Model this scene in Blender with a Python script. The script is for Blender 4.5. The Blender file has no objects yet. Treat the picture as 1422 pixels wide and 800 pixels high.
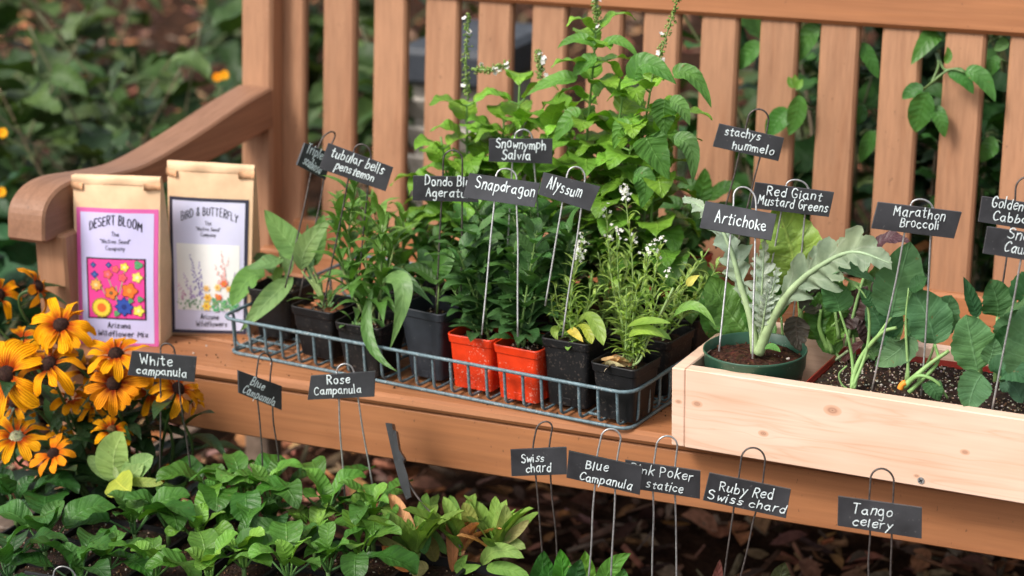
import bpy, math, random
import numpy as np
from mathutils import Vector, Matrix

random.seed(7)
rng = np.random.default_rng(11)
rad = math.radians
scene = bpy.context.scene
COL = scene.collection

# ---------------------------------------------------------------- camera
# x runs along the bench, y away from the viewer, z up; z = 0 is just under the seat's front edge, the ground is 0.41 m below
F_PX, YAW, PITCH, ROLL = 3071.5, -0.4343, 0.3040, 0.0157
CAM = np.array([0.616, -2.473, 1.0466])
GROUND = -0.41


def cam_axes():
    cy, sy, cp, sp = math.cos(YAW), math.sin(YAW), math.cos(PITCH), math.sin(PITCH)
    fwd = np.array([sy * cp, cy * cp, -sp])
    right = np.array([cy, -sy, 0.0])
    down = np.cross(fwd, right)
    cr, sr = math.cos(ROLL), math.sin(ROLL)
    return cr * right + sr * down, -sr * right + cr * down, fwd


RIGHT, DOWN, FWD = cam_axes()
camd = bpy.data.cameras.new('camera')
cam = bpy.data.objects.new('camera', camd)
COL.objects.link(cam)
m = Matrix(((RIGHT[0], -DOWN[0], -FWD[0], CAM[0]), (RIGHT[1], -DOWN[1], -FWD[1], CAM[1]),
            (RIGHT[2], -DOWN[2], -FWD[2], CAM[2]), (0, 0, 0, 1)))
cam.matrix_world = m
camd.sensor_width = 36.0
camd.lens = F_PX / 1422 * 36
camd.clip_start, camd.clip_end = 0.05, 200
camd.dof.use_dof = True
camd.dof.focus_distance = 2.72
camd.dof.aperture_fstop = 4.2
scene.camera = cam

# ---------------------------------------------------------------- light: bright overcast
SUN_EL, SUN_ROT = 47, 212
w = bpy.data.worlds.new('World')
scene.world = w
w.use_nodes = True
nt = w.node_tree
nt.nodes.clear()
sky = nt.nodes.new('ShaderNodeTexSky')
sky.sky_type = 'NISHITA'
sky.sun_disc = False
sky.sun_elevation = rad(SUN_EL)
sky.sun_rotation = rad(SUN_ROT)
sky.dust_density = 4.0
sky.ozone_density = 0.6
hs = nt.nodes.new('ShaderNodeHueSaturation')
hs.inputs['Saturation'].default_value = 0.3
bg = nt.nodes.new('ShaderNodeBackground')
bg.inputs['Strength'].default_value = 0.115
wo = nt.nodes.new('ShaderNodeOutputWorld')
nt.links.new(sky.outputs[0], hs.inputs['Color'])
nt.links.new(hs.outputs[0], bg.inputs['Color'])
nt.links.new(bg.outputs[0], wo.inputs['Surface'])
ld = bpy.data.lights.new('sun', 'SUN')
ld.energy = 1.5
ld.angle = rad(16)
ld.color = (1.0, 0.93, 0.83)
sun = bpy.data.objects.new('sun', ld)
COL.objects.link(sun)
# sky sun_rotation is measured from +Y towards +X
sd = Vector((math.sin(rad(SUN_ROT)) * math.cos(rad(SUN_EL)), math.cos(rad(SUN_ROT)) * math.cos(rad(SUN_EL)), math.sin(rad(SUN_EL))))
sun.rotation_euler = sd.to_track_quat('Z', 'Y').to_euler()
sun.location = sd * 10
scene.view_settings.view_transform = 'Standard'
scene.view_settings.look = 'None'
scene.view_settings.gamma = 1
scene.view_settings.exposure = 1.0
scene.cycles.max_bounces = 8
scene.cycles.use_denoising = True


# ---------------------------------------------------------------- helpers
def ray(px, py):
    return (px - 711) / F_PX * RIGHT + (py - 400) / F_PX * DOWN + FWD


def on_y(px, py, y):
    d = ray(px, py)
    return CAM + d * ((y - CAM[1]) / d[1])


def on_z(px, py, z):
    d = ray(px, py)
    return CAM + d * ((z - CAM[2]) / d[2])


def on_plane(px, py, p0, n):
    d = ray(px, py)
    return CAM + d * (np.dot(p0 - CAM, n) / np.dot(d, n))


def px_size(p):            # metres of one photo pixel at point p
    return np.dot(np.asarray(p) - CAM, FWD) / F_PX


def nrm(v):
    v = np.asarray(v, float)
    return v / (np.linalg.norm(v) + 1e-12)


UP = np.array([0, 0, 1.0])
TOCAM = nrm(-FWD)


class MB:
    """collects verts, faces, tint and leaf coordinates; build() links them as one mesh object"""
    def __init__(self):
        self.v, self.f, self.c, self.uv, self.mi, self.n = [], [], [], [], [], 0

    def add(self, v, f, col=(0.5, 0.5, 0.5), uv=None, mi=0):
        v = np.asarray(v, float).reshape(-1, 3)
        self.v.append(v)
        n = self.n
        self.f.extend([tuple(int(i) + n for i in q) for q in f])
        self.mi.extend([mi] * len(f))
        col = np.asarray(col, float)
        if col.ndim == 1:
            col = np.tile(col, (len(v), 1))
        self.c.append(col)
        self.uv.append(np.zeros((len(v), 3)) if uv is None else uv)
        self.n += len(v)

    def build(self, name, mats, parent=None, smooth=True, loc=None):
        v = np.concatenate(self.v)
        o0 = np.zeros(3)
        if parent is not None:
            o0 = np.array(parent['_w'])
        elif loc is not None:
            o0 = np.asarray(loc, float)
        me = bpy.data.meshes.new(name)
        me.from_pydata((v - o0).tolist(), [], self.f)
        c = np.concatenate(self.c)
        a = me.attributes.new('tint', 'FLOAT_COLOR', 'POINT')
        a.data.foreach_set('color', np.concatenate([c, np.ones((len(c), 1))], 1).astype(np.float32).ravel())
        a = me.attributes.new('luv', 'FLOAT_VECTOR', 'POINT')
        a.data.foreach_set('vector', np.concatenate(self.uv).astype(np.float32).ravel())
        if not isinstance(mats, (list, tuple)):
            mats = [mats]
        for mm in mats:
            me.materials.append(mm)
        if len(mats) > 1:
            me.polygons.foreach_set('material_index', self.mi)
        if smooth:
            me.polygons.foreach_set('use_smooth', [True] * len(me.polygons))
        me.update()
        ob = bpy.data.objects.new(name, me)
        COL.objects.link(ob)
        if parent is not None:
            pl = np.array(parent.get('_l', (0, 0, 0)))
            ob.parent = parent
            ob['_w'] = [float(x) for x in o0]
        else:
            ob.location = o0
            ob['_w'] = [float(x) for x in o0]
        return ob


def tag(o, label=None, cat=None, group=None, kind=None):
    if label: o['label'] = label
    if cat: o['category'] = cat
    if group: o['group'] = group
    if kind: o['kind'] = kind
    return o


def thing(name, loc, label, cat, group=None):
    o = bpy.data.objects.new(name, None)
    o.empty_display_size = 0.02
    o.location = loc
    o['_w'] = [float(x) for x in loc]
    COL.objects.link(o)
    return tag(o, label, cat, group)


def box(mb, lo, hi, col=(0.5, 0.5, 0.5), bev=0.0, M=None, mi=0):
    """axis box, optionally with chamfered edges, transformed by M (3x3, origin)"""
    lo, hi = np.array(lo, float), np.array(hi, float)
    b = min(bev, *(0.45 * (hi - lo))) if bev else 0
    if b <= 0:
        v = [(x, y, z) for x in (lo[0], hi[0]) for y in (lo[1], hi[1]) for z in (lo[2], hi[2])]
        f = [(0, 1, 3, 2), (4, 6, 7, 5), (0, 4, 5, 1), (2, 3, 7, 6), (0, 2, 6, 4), (1, 5, 7, 3)]
    else:
        v, idx = [], {}
        for sx in (0, 1):
            for sy in (0, 1):
                for sz in (0, 1):
                    s = np.array([sx, sy, sz])
                    cor = np.where(s, hi, lo)
                    ins = np.where(s, -b, b)
                    for ax in range(3):
                        p = cor + ins
                        p[ax] = cor[ax]
                        idx[(sx, sy, sz, ax)] = len(v)
                        v.append(p)
        f = []
        for ax in range(3):
            for s in (0, 1):
                o = [a for a in range(3) if a != ax]
                q = []
                for (i, j) in ((0, 0), (1, 0), (1, 1), (0, 1)):
                    k = [0, 0, 0]
                    k[ax], k[o[0]], k[o[1]] = s, i, j
                    q.append(idx[(*k, ax)])
                f.append(q if (s == 1) ^ (ax == 1) else q[::-1])
        for e in range(3):
            o = [a for a in range(3) if a != e]
            for i in (0, 1):
                for j in (0, 1):
                    k0 = [0, 0, 0]
                    k0[o[0]], k0[o[1]] = i, j
                    k1 = list(k0)
                    k1[e] = 1
                    f.append((idx[(*k0, o[0])], idx[(*k0, o[1])], idx[(*k1, o[1])], idx[(*k1, o[0])]))
        for sx in (0, 1):
            for sy in (0, 1):
                for sz in (0, 1):
                    f.append(tuple(idx[(sx, sy, sz, a)] for a in range(3)))
    v = np.array(v, float)
    if M is not None:
        v = v @ np.array(M[0]).T + np.array(M[1])
    mb.add(v, f, col, mi=mi)


def catmull(P, k=6, closed=False):
    P = np.asarray(P, float)
    n = len(P)
    if n < 3 and not closed:
        return np.array([P[0] + (P[-1] - P[0]) * t for t in np.linspace(0, 1, k + 1)])
    out = []
    for i in range(n if closed else n - 1):
        if closed:
            a, b, c, d = P[(i - 1) % n], P[i], P[(i + 1) % n], P[(i + 2) % n]
        else:
            a = P[i - 1] if i > 0 else 2 * P[0] - P[1]
            b, c = P[i], P[i + 1]
            d = P[i + 2] if i + 2 < n else 2 * P[-1] - P[-2]
        for t in np.arange(k) / k:
            out.append(0.5 * (2 * b + (c - a) * t + (2 * a - 5 * b + 4 * c - d) * t * t + (3 * b - a - 3 * c + d) * t ** 3))
    if not closed:
        out.append(P[-1])
    return np.array(out)


def tube(mb, P, r, n=6, col=(0.5, 0.5, 0.5), closed=False, mi=0, cap=True):
    P = np.asarray(P, float)
    m_ = len(P)
    r = np.broadcast_to(np.asarray(r, float), (m_,))
    if closed:
        T = np.roll(P, -1, 0) - np.roll(P, 1, 0)
    else:
        T = np.gradient(P, axis=0)
    T /= np.linalg.norm(T, axis=1)[:, None] + 1e-12
    ref = np.array([0, 0, 1.0]) if abs(T[0][2]) < 0.9 else np.array([1.0, 0, 0])
    A = nrm(np.cross(T[0], ref))
    V = []
    ang = np.arange(n) / n * 2 * math.pi
    for i in range(m_):
        A = nrm(A - T[i] * np.dot(A, T[i]))
        B = np.cross(T[i], A)
        V.append(P[i] + r[i] * (np.cos(ang)[:, None] * A + np.sin(ang)[:, None] * B))
    V = np.concatenate(V)
    f = []
    for i in range(m_ if closed else m_ - 1):
        a, b = i * n, ((i + 1) % m_) * n
        for j in range(n):
            k = (j + 1) % n
            f.append((a + j, a + k, b + k, b + j))
    if not closed and cap:
        f.append(tuple(range(n))[::-1])
        f.append(tuple(range((m_ - 1) * n, m_ * n)))
    c = np.asarray(col, float)
    if c.ndim == 2:
        c = np.repeat(c, n, 0)
    mb.add(V, f, c, mi=mi)


def bez(b, c, t, n):
    u = np.linspace(0, 1, n)[:, None]
    b, c, t = map(lambda a: np.asarray(a, float), (b, c, t))
    return (1 - u) ** 2 * b + 2 * u * (1 - u) * c + u * u * t


SHAPE = {
    'ovate': lambda u: u ** 0.6 * (1 - u) ** 0.8,
    'cord': lambda u: (u + 0.015) ** 0.42 * (1 - u) ** 0.85,
    'lance': lambda u: np.sin(math.pi * u ** 0.85) ** 1.0,
    'spat': lambda u: (0.03 + u ** 1.7) * (1 - u) ** 0.6,
    'oblong': lambda u: np.sin(math.pi * np.clip(u, 0, 1)) ** 0.55,
    'round': lambda u: np.sqrt(np.clip(u * (1 - u), 0, 1)) * (0.8 + 0.4 * (1 - u)),
    'petal': lambda u: (0.12 + u ** 0.9) * (1.001 - u) ** 0.38,
}
for k_, fn_ in list(SHAPE.items()):
    mx = fn_(np.linspace(0, 1, 200)).max()
    SHAPE[k_] = (lambda fn, mx: (lambda u: fn(u) / mx))(fn_, mx)


def jcol(c, j=0.18, rg=None):
    g = rg or rng
    k = 1 + g.uniform(-j, j)
    return np.clip(np.array(c) * k * (1 + g.uniform(-j * 0.5, j * 0.5, 3)), 0.002, 1)


def leaf(mb, b, c, t, w, shape='ovate', nref=UP, n=11, fold=0.25, serr=0.0, freq=9, wave=0.0, wfreq=2.5, col=(0.06, 0.15, 0.03), crink=0.0, m_=2, tipcol=None, roll=0.0):
    """a curved blade from b to t bending towards c, half-width w, ribs raised towards nref"""
    Q = bez(b, c, t, n)
    T = np.gradient(Q, axis=0)
    T /= np.linalg.norm(T, axis=1)[:, None] + 1e-12
    u = np.linspace(0, 1, n)
    W = SHAPE[shape](u) * w
    ph = rng.uniform(0, 6.28)
    vs = np.linspace(-1, 1, 2 * m_ + 1)
    nr = np.asarray(nref, float)
    S = np.cross(T, nr)
    ln = np.linalg.norm(S, axis=1)[:, None]
    S = S / (ln + 1e-9)
    if roll:
        N0 = np.cross(S, T)
        S = S * math.cos(roll) + N0 * math.sin(roll)
    N = np.cross(S, T)
    V, UV = [], []
    for v in vs:
        e = 1.0
        if serr and abs(v) > 0.99:
            e = 1 + serr * (2 * np.abs((u * freq) % 1 - 0.5) - 0.5) * 2
        h = fold * W * abs(v) ** 1.4 + wave * w * abs(v) ** 1.5 * np.sin(wfreq * 6.283 * u + ph + (1.5 if v > 0 else 0))
        if crink:
            h = h + crink * w * rng.uniform(-1, 1, n) * (np.sin(math.pi * u))
        V.append(Q + S * (v * W * e)[:, None] + N * h[:, None])
        UV.append(np.stack([u, np.full(n, v), np.zeros(n)], 1))
    V, UV = np.concatenate(V), np.concatenate(UV)
    f = []
    k = len(vs)
    for j in range(k - 1):
        for i in range(n - 1):
            f.append((j * n + i, j * n + i + 1, (j + 1) * n + i + 1, (j + 1) * n + i))
    cc = np.tile(np.asarray(col, float), (len(V), 1))
    if tipcol is not None:
        uu = UV[:, 0:1] ** 1.5
        uu = np.clip((UV[:, 0:1] - 0.22 + 0.14 * np.abs(UV[:, 1:2])) / 0.36, 0, 1)
        cc = cc * (1 - uu) + np.asarray(tipcol) * uu
    mb.add(V, f, cc, UV)


def fold_faces_up(nref_w=0.5):
    return nrm(UP * (1 - nref_w) + TOCAM * nref_w)


def leaf_px(mb, B, Cc, T, w, y, shape='ovate', face=0.6, col=(0.06, 0.15, 0.03), mbs=None, stem=None, **kw):
    """a leaf measured off the photo: base, bend and tip pixels, each (px, py, dy) at depth y + dy; w = full width in px"""
    def pt(a):
        return on_y(a[0], a[1], y + (a[2] if len(a) > 2 else 0))
    b, t = pt(B), pt(T)
    c = pt(Cc) if Cc is not None else (b + t) / 2
    c = 2 * c - (b + t) / 2
    s = px_size(b)
    leaf(mb, b, c, t, w * s / 2, shape, fold_faces_up(face), col=jcol(col, 0.08), **kw)
    if stem is not None and mbs is not None:
        s0 = pt(stem[0])
        pts = [s0] + [pt(q) for q in stem[1:]] + [b]
        tube(mbs, catmull(pts, 5), np.linspace(kw.get('sr', 0.0022), 0.0013, 5 * (len(pts) - 1) + 1), 6, jcol(np.array(col) * 1.5 + 0.04, 0.05))


def rot2(a):
    return np.array([[math.cos(a), -math.sin(a)], [math.sin(a), math.cos(a)]])


# ---------------------------------------------------------------- materials
def newmat(name):
    mt = bpy.data.materials.new(name)
    mt.use_nodes = True
    t = mt.node_tree
    p = t.nodes['Principled BSDF']
    return mt, t, p


def nd(t, typ, **kw):
    n_ = t.nodes.new(typ)
    for k, v in kw.items():
        setattr(n_, k, v)
    return n_


def ramp(t, stops):
    r = nd(t, 'ShaderNodeValToRGB')
    el = r.color_ramp.elements
    while len(el) < len(stops):
        el.new(0.5)
    for e, (p, c) in zip(el, stops):
        e.position = p
        e.color = (*c, 1)
    return r


def math_(t, op, a, b=None, c=None):
    n_ = nd(t, 'ShaderNodeMath', operation=op)
    for i, x in enumerate((a, b, c)):
        if x is None: continue
        if isinstance(x, (int, float)):
            n_.inputs[i].default_value = x
        else:
            t.links.new(x, n_.inputs[i])
    return n_.outputs[0]


def mixc(t, fac, a, b, typ='MIX'):
    n_ = nd(t, 'ShaderNodeMix', data_type='RGBA', blend_type=typ)
    for s, x in ((0, fac), (6, a), (7, b)):
        if isinstance(x, (int, float)):
            n_.inputs[s].default_value = x
        elif isinstance(x, tuple):
            n_.inputs[s].default_value = (*x, 1)
        else:
            t.links.new(x, n_.inputs[s])
    return n_.outputs[2]


def noise(t, scale, detail=4, vec=None, rough=0.55, dist=0.0):
    n_ = nd(t, 'ShaderNodeTexNoise')
    n_.inputs['Scale'].default_value = scale
    n_.inputs['Detail'].default_value = detail
    n_.inputs['Roughness'].default_value = rough
    n_.inputs['Distortion'].default_value = dist
    if vec is not None:
        t.links.new(vec, n_.inputs['Vector'])
    return n_.outputs['Fac']


def objvec(t, scale=(1, 1, 1)):
    g = nd(t, 'ShaderNodeNewGeometry')
    mp = nd(t, 'ShaderNodeMapping')
    mp.inputs['Scale'].default_value = scale
    t.links.new(g.outputs['Position'], mp.inputs['Vector'])
    return mp.outputs[0]


def bump(t, p, h, strength=0.3, dist=0.002):
    b = nd(t, 'ShaderNodeBump')
    b.inputs['Strength'].default_value = strength
    b.inputs['Distance'].default_value = dist
    t.links.new(h, b.inputs['Height'])
    t.links.new(b.outputs[0], p.inputs['Normal'])


def mat_leaf(name, rough=0.42, spec=0.4, vein=0.35, trans=0.25, bumpd=0.0012, nveins=7.0):
    mt, t, p = newmat(name)
    at = nd(t, 'ShaderNodeAttribute', attribute_name='tint')
    lu = nd(t, 'ShaderNodeAttribute', attribute_name='luv')
    sp = nd(t, 'ShaderNodeSeparateXYZ')
    t.links.new(lu.outputs['Vector'], sp.inputs[0])
    u, v = sp.outputs[0], sp.outputs[1]
    av = math_(t, 'ABSOLUTE', v)
    mid = math_(t, 'SMOOTH_MAX', 0.0, math_(t, 'SUBTRACT', 1.0, math_(t, 'MULTIPLY', av, 14.0)), 0.05)
    nz = noise(t, 60, 2, objvec(t))
    fr = math_(t, 'FRACT', math_(t, 'ADD', math_(t, 'SUBTRACT', math_(t, 'MULTIPLY', u, nveins), math_(t, 'MULTIPLY', av, 1.1)), math_(t, 'MULTIPLY', nz, 0.35)))
    tri = math_(t, 'ABSOLUTE', math_(t, 'SUBTRACT', fr, 0.5))
    side = math_(t, 'MAXIMUM', 0.0, math_(t, 'SUBTRACT', 1.0, math_(t, 'MULTIPLY', tri, 9.0)))
    vn = math_(t, 'MAXIMUM', mid, math_(t, 'MULTIPLY', side, 0.45))
    n1 = noise(t, 45, 4, objvec(t))
    n2 = noise(t, 260, 3, objvec(t))
    dark = mixc(t, 1.0, at.outputs['Color'], ramp_out(t, n1, [(0.3, (0.72, 0.76, 0.7)), (0.7, (1.22, 1.18, 1.1))]), 'MULTIPLY')
    # small brown blemishes and a yellowish cast that wanders over the blade
    n3 = noise(t, 120, 2, objvec(t), 0.5)
    n4 = noise(t, 14, 2, objvec(t))
    dark = mixc(t, math_(t, 'MULTIPLY', math_(t, 'GREATER_THAN', n3, 0.735), 0.6), dark, (0.16, 0.10, 0.035))
    dark = mixc(t, ramp_out(t, n4, [(0.45, (0.0,) * 3), (0.75, (0.22,) * 3)]), dark, mixc(t, 1.0, at.outputs['Color'], (1.7, 1.35, 0.8), 'MULTIPLY'))
    light = mixc(t, 1.0, at.outputs['Color'], (2.1, 1.75, 2.0), 'MULTIPLY')
    base = mixc(t, math_(t, 'MULTIPLY', vn, vein), dark, light)
    t.links.new(base, p.inputs['Base Color'])
    p.inputs['Roughness'].default_value = rough
    p.inputs['Specular IOR Level'].default_value = spec
    h = math_(t, 'ADD', math_(t, 'MULTIPLY', vn, -0.8), math_(t, 'ADD', math_(t, 'MULTIPLY', math_(t, 'COSINE', math_(t, 'MULTIPLY', fr, 6.283)), -0.35), math_(t, 'MULTIPLY', n2, 0.7)))
    bump(t, p, h, 0.5, bumpd)
    tr = nd(t, 'ShaderNodeBsdfTranslucent')
    t.links.new(mixc(t, 1.0, base, (1.5, 1.6, 0.7), 'MULTIPLY'), tr.inputs['Color'])
    mx_ = nd(t, 'ShaderNodeMixShader')
    mx_.inputs[0].default_value = trans
    t.links.new(p.outputs[0], mx_.inputs[1])
    t.links.new(tr.outputs[0], mx_.inputs[2])
    t.links.new(mx_.outputs[0], t.nodes['Material Output'].inputs['Surface'])
    return mt


def ramp_out(t, fac, stops):
    r = ramp(t, stops)
    t.links.new(fac, r.inputs[0])
    return r.outputs[0]


def mat_tint(name, rough=0.6, spec=0.3, nscale=120, namp=0.25, bs=0.3, bd=0.001, trans=0.0):
    mt, t, p = newmat(name)
    at = nd(t, 'ShaderNodeAttribute', attribute_name='tint')
    n1 = noise(t, nscale, 4, objvec(t))
    lo, hi = 1 - namp, 1 + namp
    t.links.new(mixc(t, 1.0, at.outputs['Color'], ramp_out(t, n1, [(0.3, (lo,) * 3), (0.7, (hi,) * 3)]), 'MULTIPLY'), p.inputs['Base Color'])
    p.inputs['Roughness'].default_value = rough
    p.inputs['Specular IOR Level'].default_value = spec
    bump(t, p, n1, bs, bd)
    if trans:
        tr = nd(t, 'ShaderNodeBsdfTranslucent')
        t.links.new(at.outputs['Color'], tr.inputs['Color'])
        mx_ = nd(t, 'ShaderNodeMixShader')
        mx_.inputs[0].default_value = trans
        t.links.new(p.outputs[0], mx_.inputs[1])
        t.links.new(tr.outputs[0], mx_.inputs[2])
        t.links.new(mx_.outputs[0], t.nodes['Material Output'].inputs['Surface'])
    return mt


def mat_plain(name, col, rough=0.5, spec=0.4, metal=0.0, nscale=80, namp=0.15, bs=0.15, bd=0.0006, speck=None, specamt=0.62):
    mt, t, p = newmat(name)
    n1 = noise(t, nscale, 5, objvec(t))
    lo, hi = tuple(c * (1 - namp) for c in col), tuple(min(1, c * (1 + namp)) for c in col)
    base = ramp_out(t, n1, [(0.3, lo), (0.7, hi)])
    if speck:
        n2 = noise(t, 300, 2, objvec(t), 0.5)
        n3 = noise(t, 18, 3, objvec(t))
        fac = math_(t, 'MULTIPLY', math_(t, 'GREATER_THAN', n2, specamt), math_(t, 'GREATER_THAN', n3, 0.5))
        base = mixc(t, math_(t, 'MULTIPLY', fac, 0.6), base, speck)
    t.links.new(base, p.inputs['Base Color'])
    t.links.new(ramp_out(t, noise(t, nscale * 0.3, 4, objvec(t)), [(0.3, (rough * 0.8,) * 3), (0.7, (min(1, rough * 1.2),) * 3)]), p.inputs['Roughness'])
    p.inputs['Specular IOR Level'].default_value = spec
    p.inputs['Metallic'].default_value = metal
    bump(t, p, n1, bs, bd)
    return mt


def mat_wood(name, axis, base, dark, rough=0.55, amp=0.5):
    mt, t, p = newmat(name)
    sc = [34, 34, 34]
    sc[axis] = 1.6
    v = objvec(t, tuple(sc))
    n1 = noise(t, 1.0, 5, v, 0.6, 0.6)
    sc2 = [160, 160, 160]
    sc2[axis] = 5
    n2 = noise(t, 1.0, 4, objvec(t, tuple(sc2)), 0.6)
    n3 = noise(t, 5, 3, objvec(t))
    c1 = ramp_out(t, n1, [(0.25, dark), (0.5, base), (0.8, tuple(min(1, b * 1.15) for b in base))])
    c2 = mixc(t, amp, c1, ramp_out(t, n2, [(0.3, (0.72,) * 3), (0.65, (1.1,) * 3)]), 'MULTIPLY')
    c3 = mixc(t, 0.5, c2, ramp_out(t, n3, [(0.3, (0.82,) * 3), (0.7, (1.12,) * 3)]), 'MULTIPLY')
    # worn scuffs where the stain has rubbed off
    n4 = noise(t, 55, 4, objvec(t, (1, 1, 0.25)), 0.7)
    c4 = mixc(t, math_(t, 'MULTIPLY', math_(t, 'GREATER_THAN', n4, 0.715), 0.3), c3, (0.50, 0.37, 0.28))
    n5 = noise(t, 190, 3, objvec(t, (1, 1, 0.5)), 0.6)
    n6 = noise(t, 7, 3, objvec(t))
    c4 = mixc(t, math_(t, 'MULTIPLY', math_(t, 'MULTIPLY', math_(t, 'GREATER_THAN', n5, 0.69), math_(t, 'GREATER_THAN', n6, 0.47)), 0.55), c4, (0.06, 0.035, 0.022))
    t.links.new(c4, p.inputs['Base Color'])
    t.links.new(ramp_out(t, n2, [(0.3, (rough * 1.2,) * 3), (0.7, (rough * 0.85,) * 3)]), p.inputs['Roughness'])
    p.inputs['Specular IOR Level'].default_value = 0.35
    bump(t, p, math_(t, 'ADD', n2, math_(t, 'MULTIPLY', n1, 0.6)), 0.25, 0.0012)
    return mt


M = {}
M['leaf'] = mat_leaf('leaf')
M['leaf_gloss'] = mat_leaf('leaf_gloss', 0.42, 0.35, 0.52, 0.2, 0.0022)
M['leaf_matte'] = mat_leaf('leaf_matte', 0.62, 0.25, 0.5, 0.2, 0.0015)
M['leaf_crinkle'] = mat_leaf('leaf_crinkle', 0.45, 0.4, 0.55, 0.25, 0.003, 6.0)
M['leaf_shade'] = mat_leaf('leaf_background', 0.5, 0.3, 0.25, 0.15)
M['stem'] = mat_tint('stem', 0.5, 0.35, 60, 0.2)
M['petal'] = mat_tint('petal', 0.6, 0.12, 90, 0.12, 0.2, 0.001, 0.22)
def mat_petal():
    mt, t, p = newmat('ray_petal')
    at = nd(t, 'ShaderNodeAttribute', attribute_name='tint')
    lu = nd(t, 'ShaderNodeAttribute', attribute_name='luv')
    sp = nd(t, 'ShaderNodeSeparateXYZ')
    t.links.new(lu.outputs['Vector'], sp.inputs[0])
    st = math_(t, 'COSINE', math_(t, 'MULTIPLY', sp.outputs[1], 16.0))
    n1 = noise(t, 130, 3, objvec(t))
    k = math_(t, 'ADD', math_(t, 'MULTIPLY', st, 0.5), n1)
    c = mixc(t, 1.0, at.outputs['Color'], ramp_out(t, k, [(0.1, (0.80, 0.66, 0.6)), (0.9, (1.08, 1.06, 1.0))]), 'MULTIPLY')
    t.links.new(c, p.inputs['Base Color'])
    p.inputs['Roughness'].default_value = 0.62
    p.inputs['Specular IOR Level'].default_value = 0.12
    bump(t, p, k, 0.7, 0.0012)
    tr = nd(t, 'ShaderNodeBsdfTranslucent')
    t.links.new(c, tr.inputs['Color'])
    mx_ = nd(t, 'ShaderNodeMixShader')
    mx_.inputs[0].default_value = 0.2
    t.links.new(p.outputs[0], mx_.inputs[1])
    t.links.new(tr.outputs[0], mx_.inputs[2])
    t.links.new(mx_.outputs[0], t.nodes['Material Output'].inputs['Surface'])
    return mt


M['ray'] = mat_petal()
M['cone'] = mat_tint('flower_cone', 0.8, 0.2, 700, 0.5, 0.9, 0.002)
M['soil'] = mat_tint('soil', 0.95, 0.1, 260, 0.55, 0.9, 0.004)
M['litter'] = mat_tint('leaf_litter', 0.85, 0.15, 90, 0.4, 0.5, 0.002)
M['print'] = mat_tint('printed_paper', 0.45, 0.35, 40, 0.03, 0.05, 0.0003)
BW, BD = (0.335, 0.138, 0.057), (0.25, 0.096, 0.038)
M['wood_x'] = mat_wood('stained_wood_lengthwise', 0, BW, BD)
M['wood_y'] = mat_wood('stained_wood_crosswise', 1, (0.26, 0.13, 0.075), (0.19, 0.09, 0.05))
M['wood_z'] = mat_wood('stained_wood_upright', 2, (0.355, 0.182, 0.100), (0.275, 0.128, 0.066), amp=0.55)
M['wood_old_shaded'] = mat_wood('weathered_and_shaded_wood', 1, (0.16, 0.11, 0.08), (0.09, 0.06, 0.04))  # dull old wood; on the bench's rear legs its dark tone stands for shade
M['slate'] = mat_plain('chalkboard', (0.042, 0.043, 0.048), 0.45, 0.5, 0, 22, 0.4, 0.1, 0.0004, (0.13, 0.13, 0.13), 0.69)
M['chalk'] = mat_plain('chalk_pen', (0.70, 0.79, 0.82), 0.8, 0.1, 0, 420, 0.3)
M['ink'] = mat_plain('printed_ink', (0.02, 0.018, 0.03), 0.5, 0.3)
M['steel'] = mat_plain('steel_wire', (0.42, 0.42, 0.42), 0.4, 0.5, 0.6, 300, 0.3)
M['rust'] = mat_plain('dark_wire', (0.10, 0.085, 0.08), 0.5, 0.4, 0.55, 250, 0.5)
M['basket'] = mat_plain('blue_grey_coated_wire', (0.11, 0.165, 0.19), 0.5, 0.4, 0.1, 220, 0.35, 0.3, 0.0006, (0.35, 0.38, 0.38), 0.6)
M['black'] = mat_plain('black_plastic', (0.008, 0.008, 0.009), 0.5, 0.3, 0, 60, 0.2, 0.12, 0.0006, (0.08, 0.065, 0.055), 0.635)
M['charcoal'] = mat_plain('charcoal_plastic', (0.024, 0.028, 0.036), 0.5, 0.35, 0, 60, 0.2, 0.12, 0.0006, (0.12, 0.12, 0.12), 0.68)
M['red'] = mat_plain('red_plastic', (0.60, 0.036, 0.006), 0.42, 0.45, 0, 60, 0.12, 0.12, 0.0006, (0.62, 0.28, 0.2), 0.62)
M['darkred'] = mat_plain('dark_red_plastic', (0.25, 0.02, 0.012), 0.4, 0.45, 0, 60, 0.15)
M['green'] = mat_plain('green_plastic', (0.028, 0.085, 0.052), 0.36, 0.5, 0, 60, 0.12, 0.1, 0.0005, (0.25, 0.3, 0.25), 0.7)
M['kraft'] = mat_plain('kraft_paper', (0.74, 0.50, 0.31), 0.7, 0.25, 0, 60, 0.07, 0.3, 0.0012)
M['tie'] = mat_plain('tin_tie', (0.55, 0.30, 0.16), 0.6, 0.3)
M['concrete'] = mat_plain('grey_slatted_box', (0.33, 0.30, 0.26), 0.8, 0.2, 0, 40, 0.2)
M['lid'] = mat_plain('dark_lid', (0.03, 0.035, 0.045), 0.5, 0.4)


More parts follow.
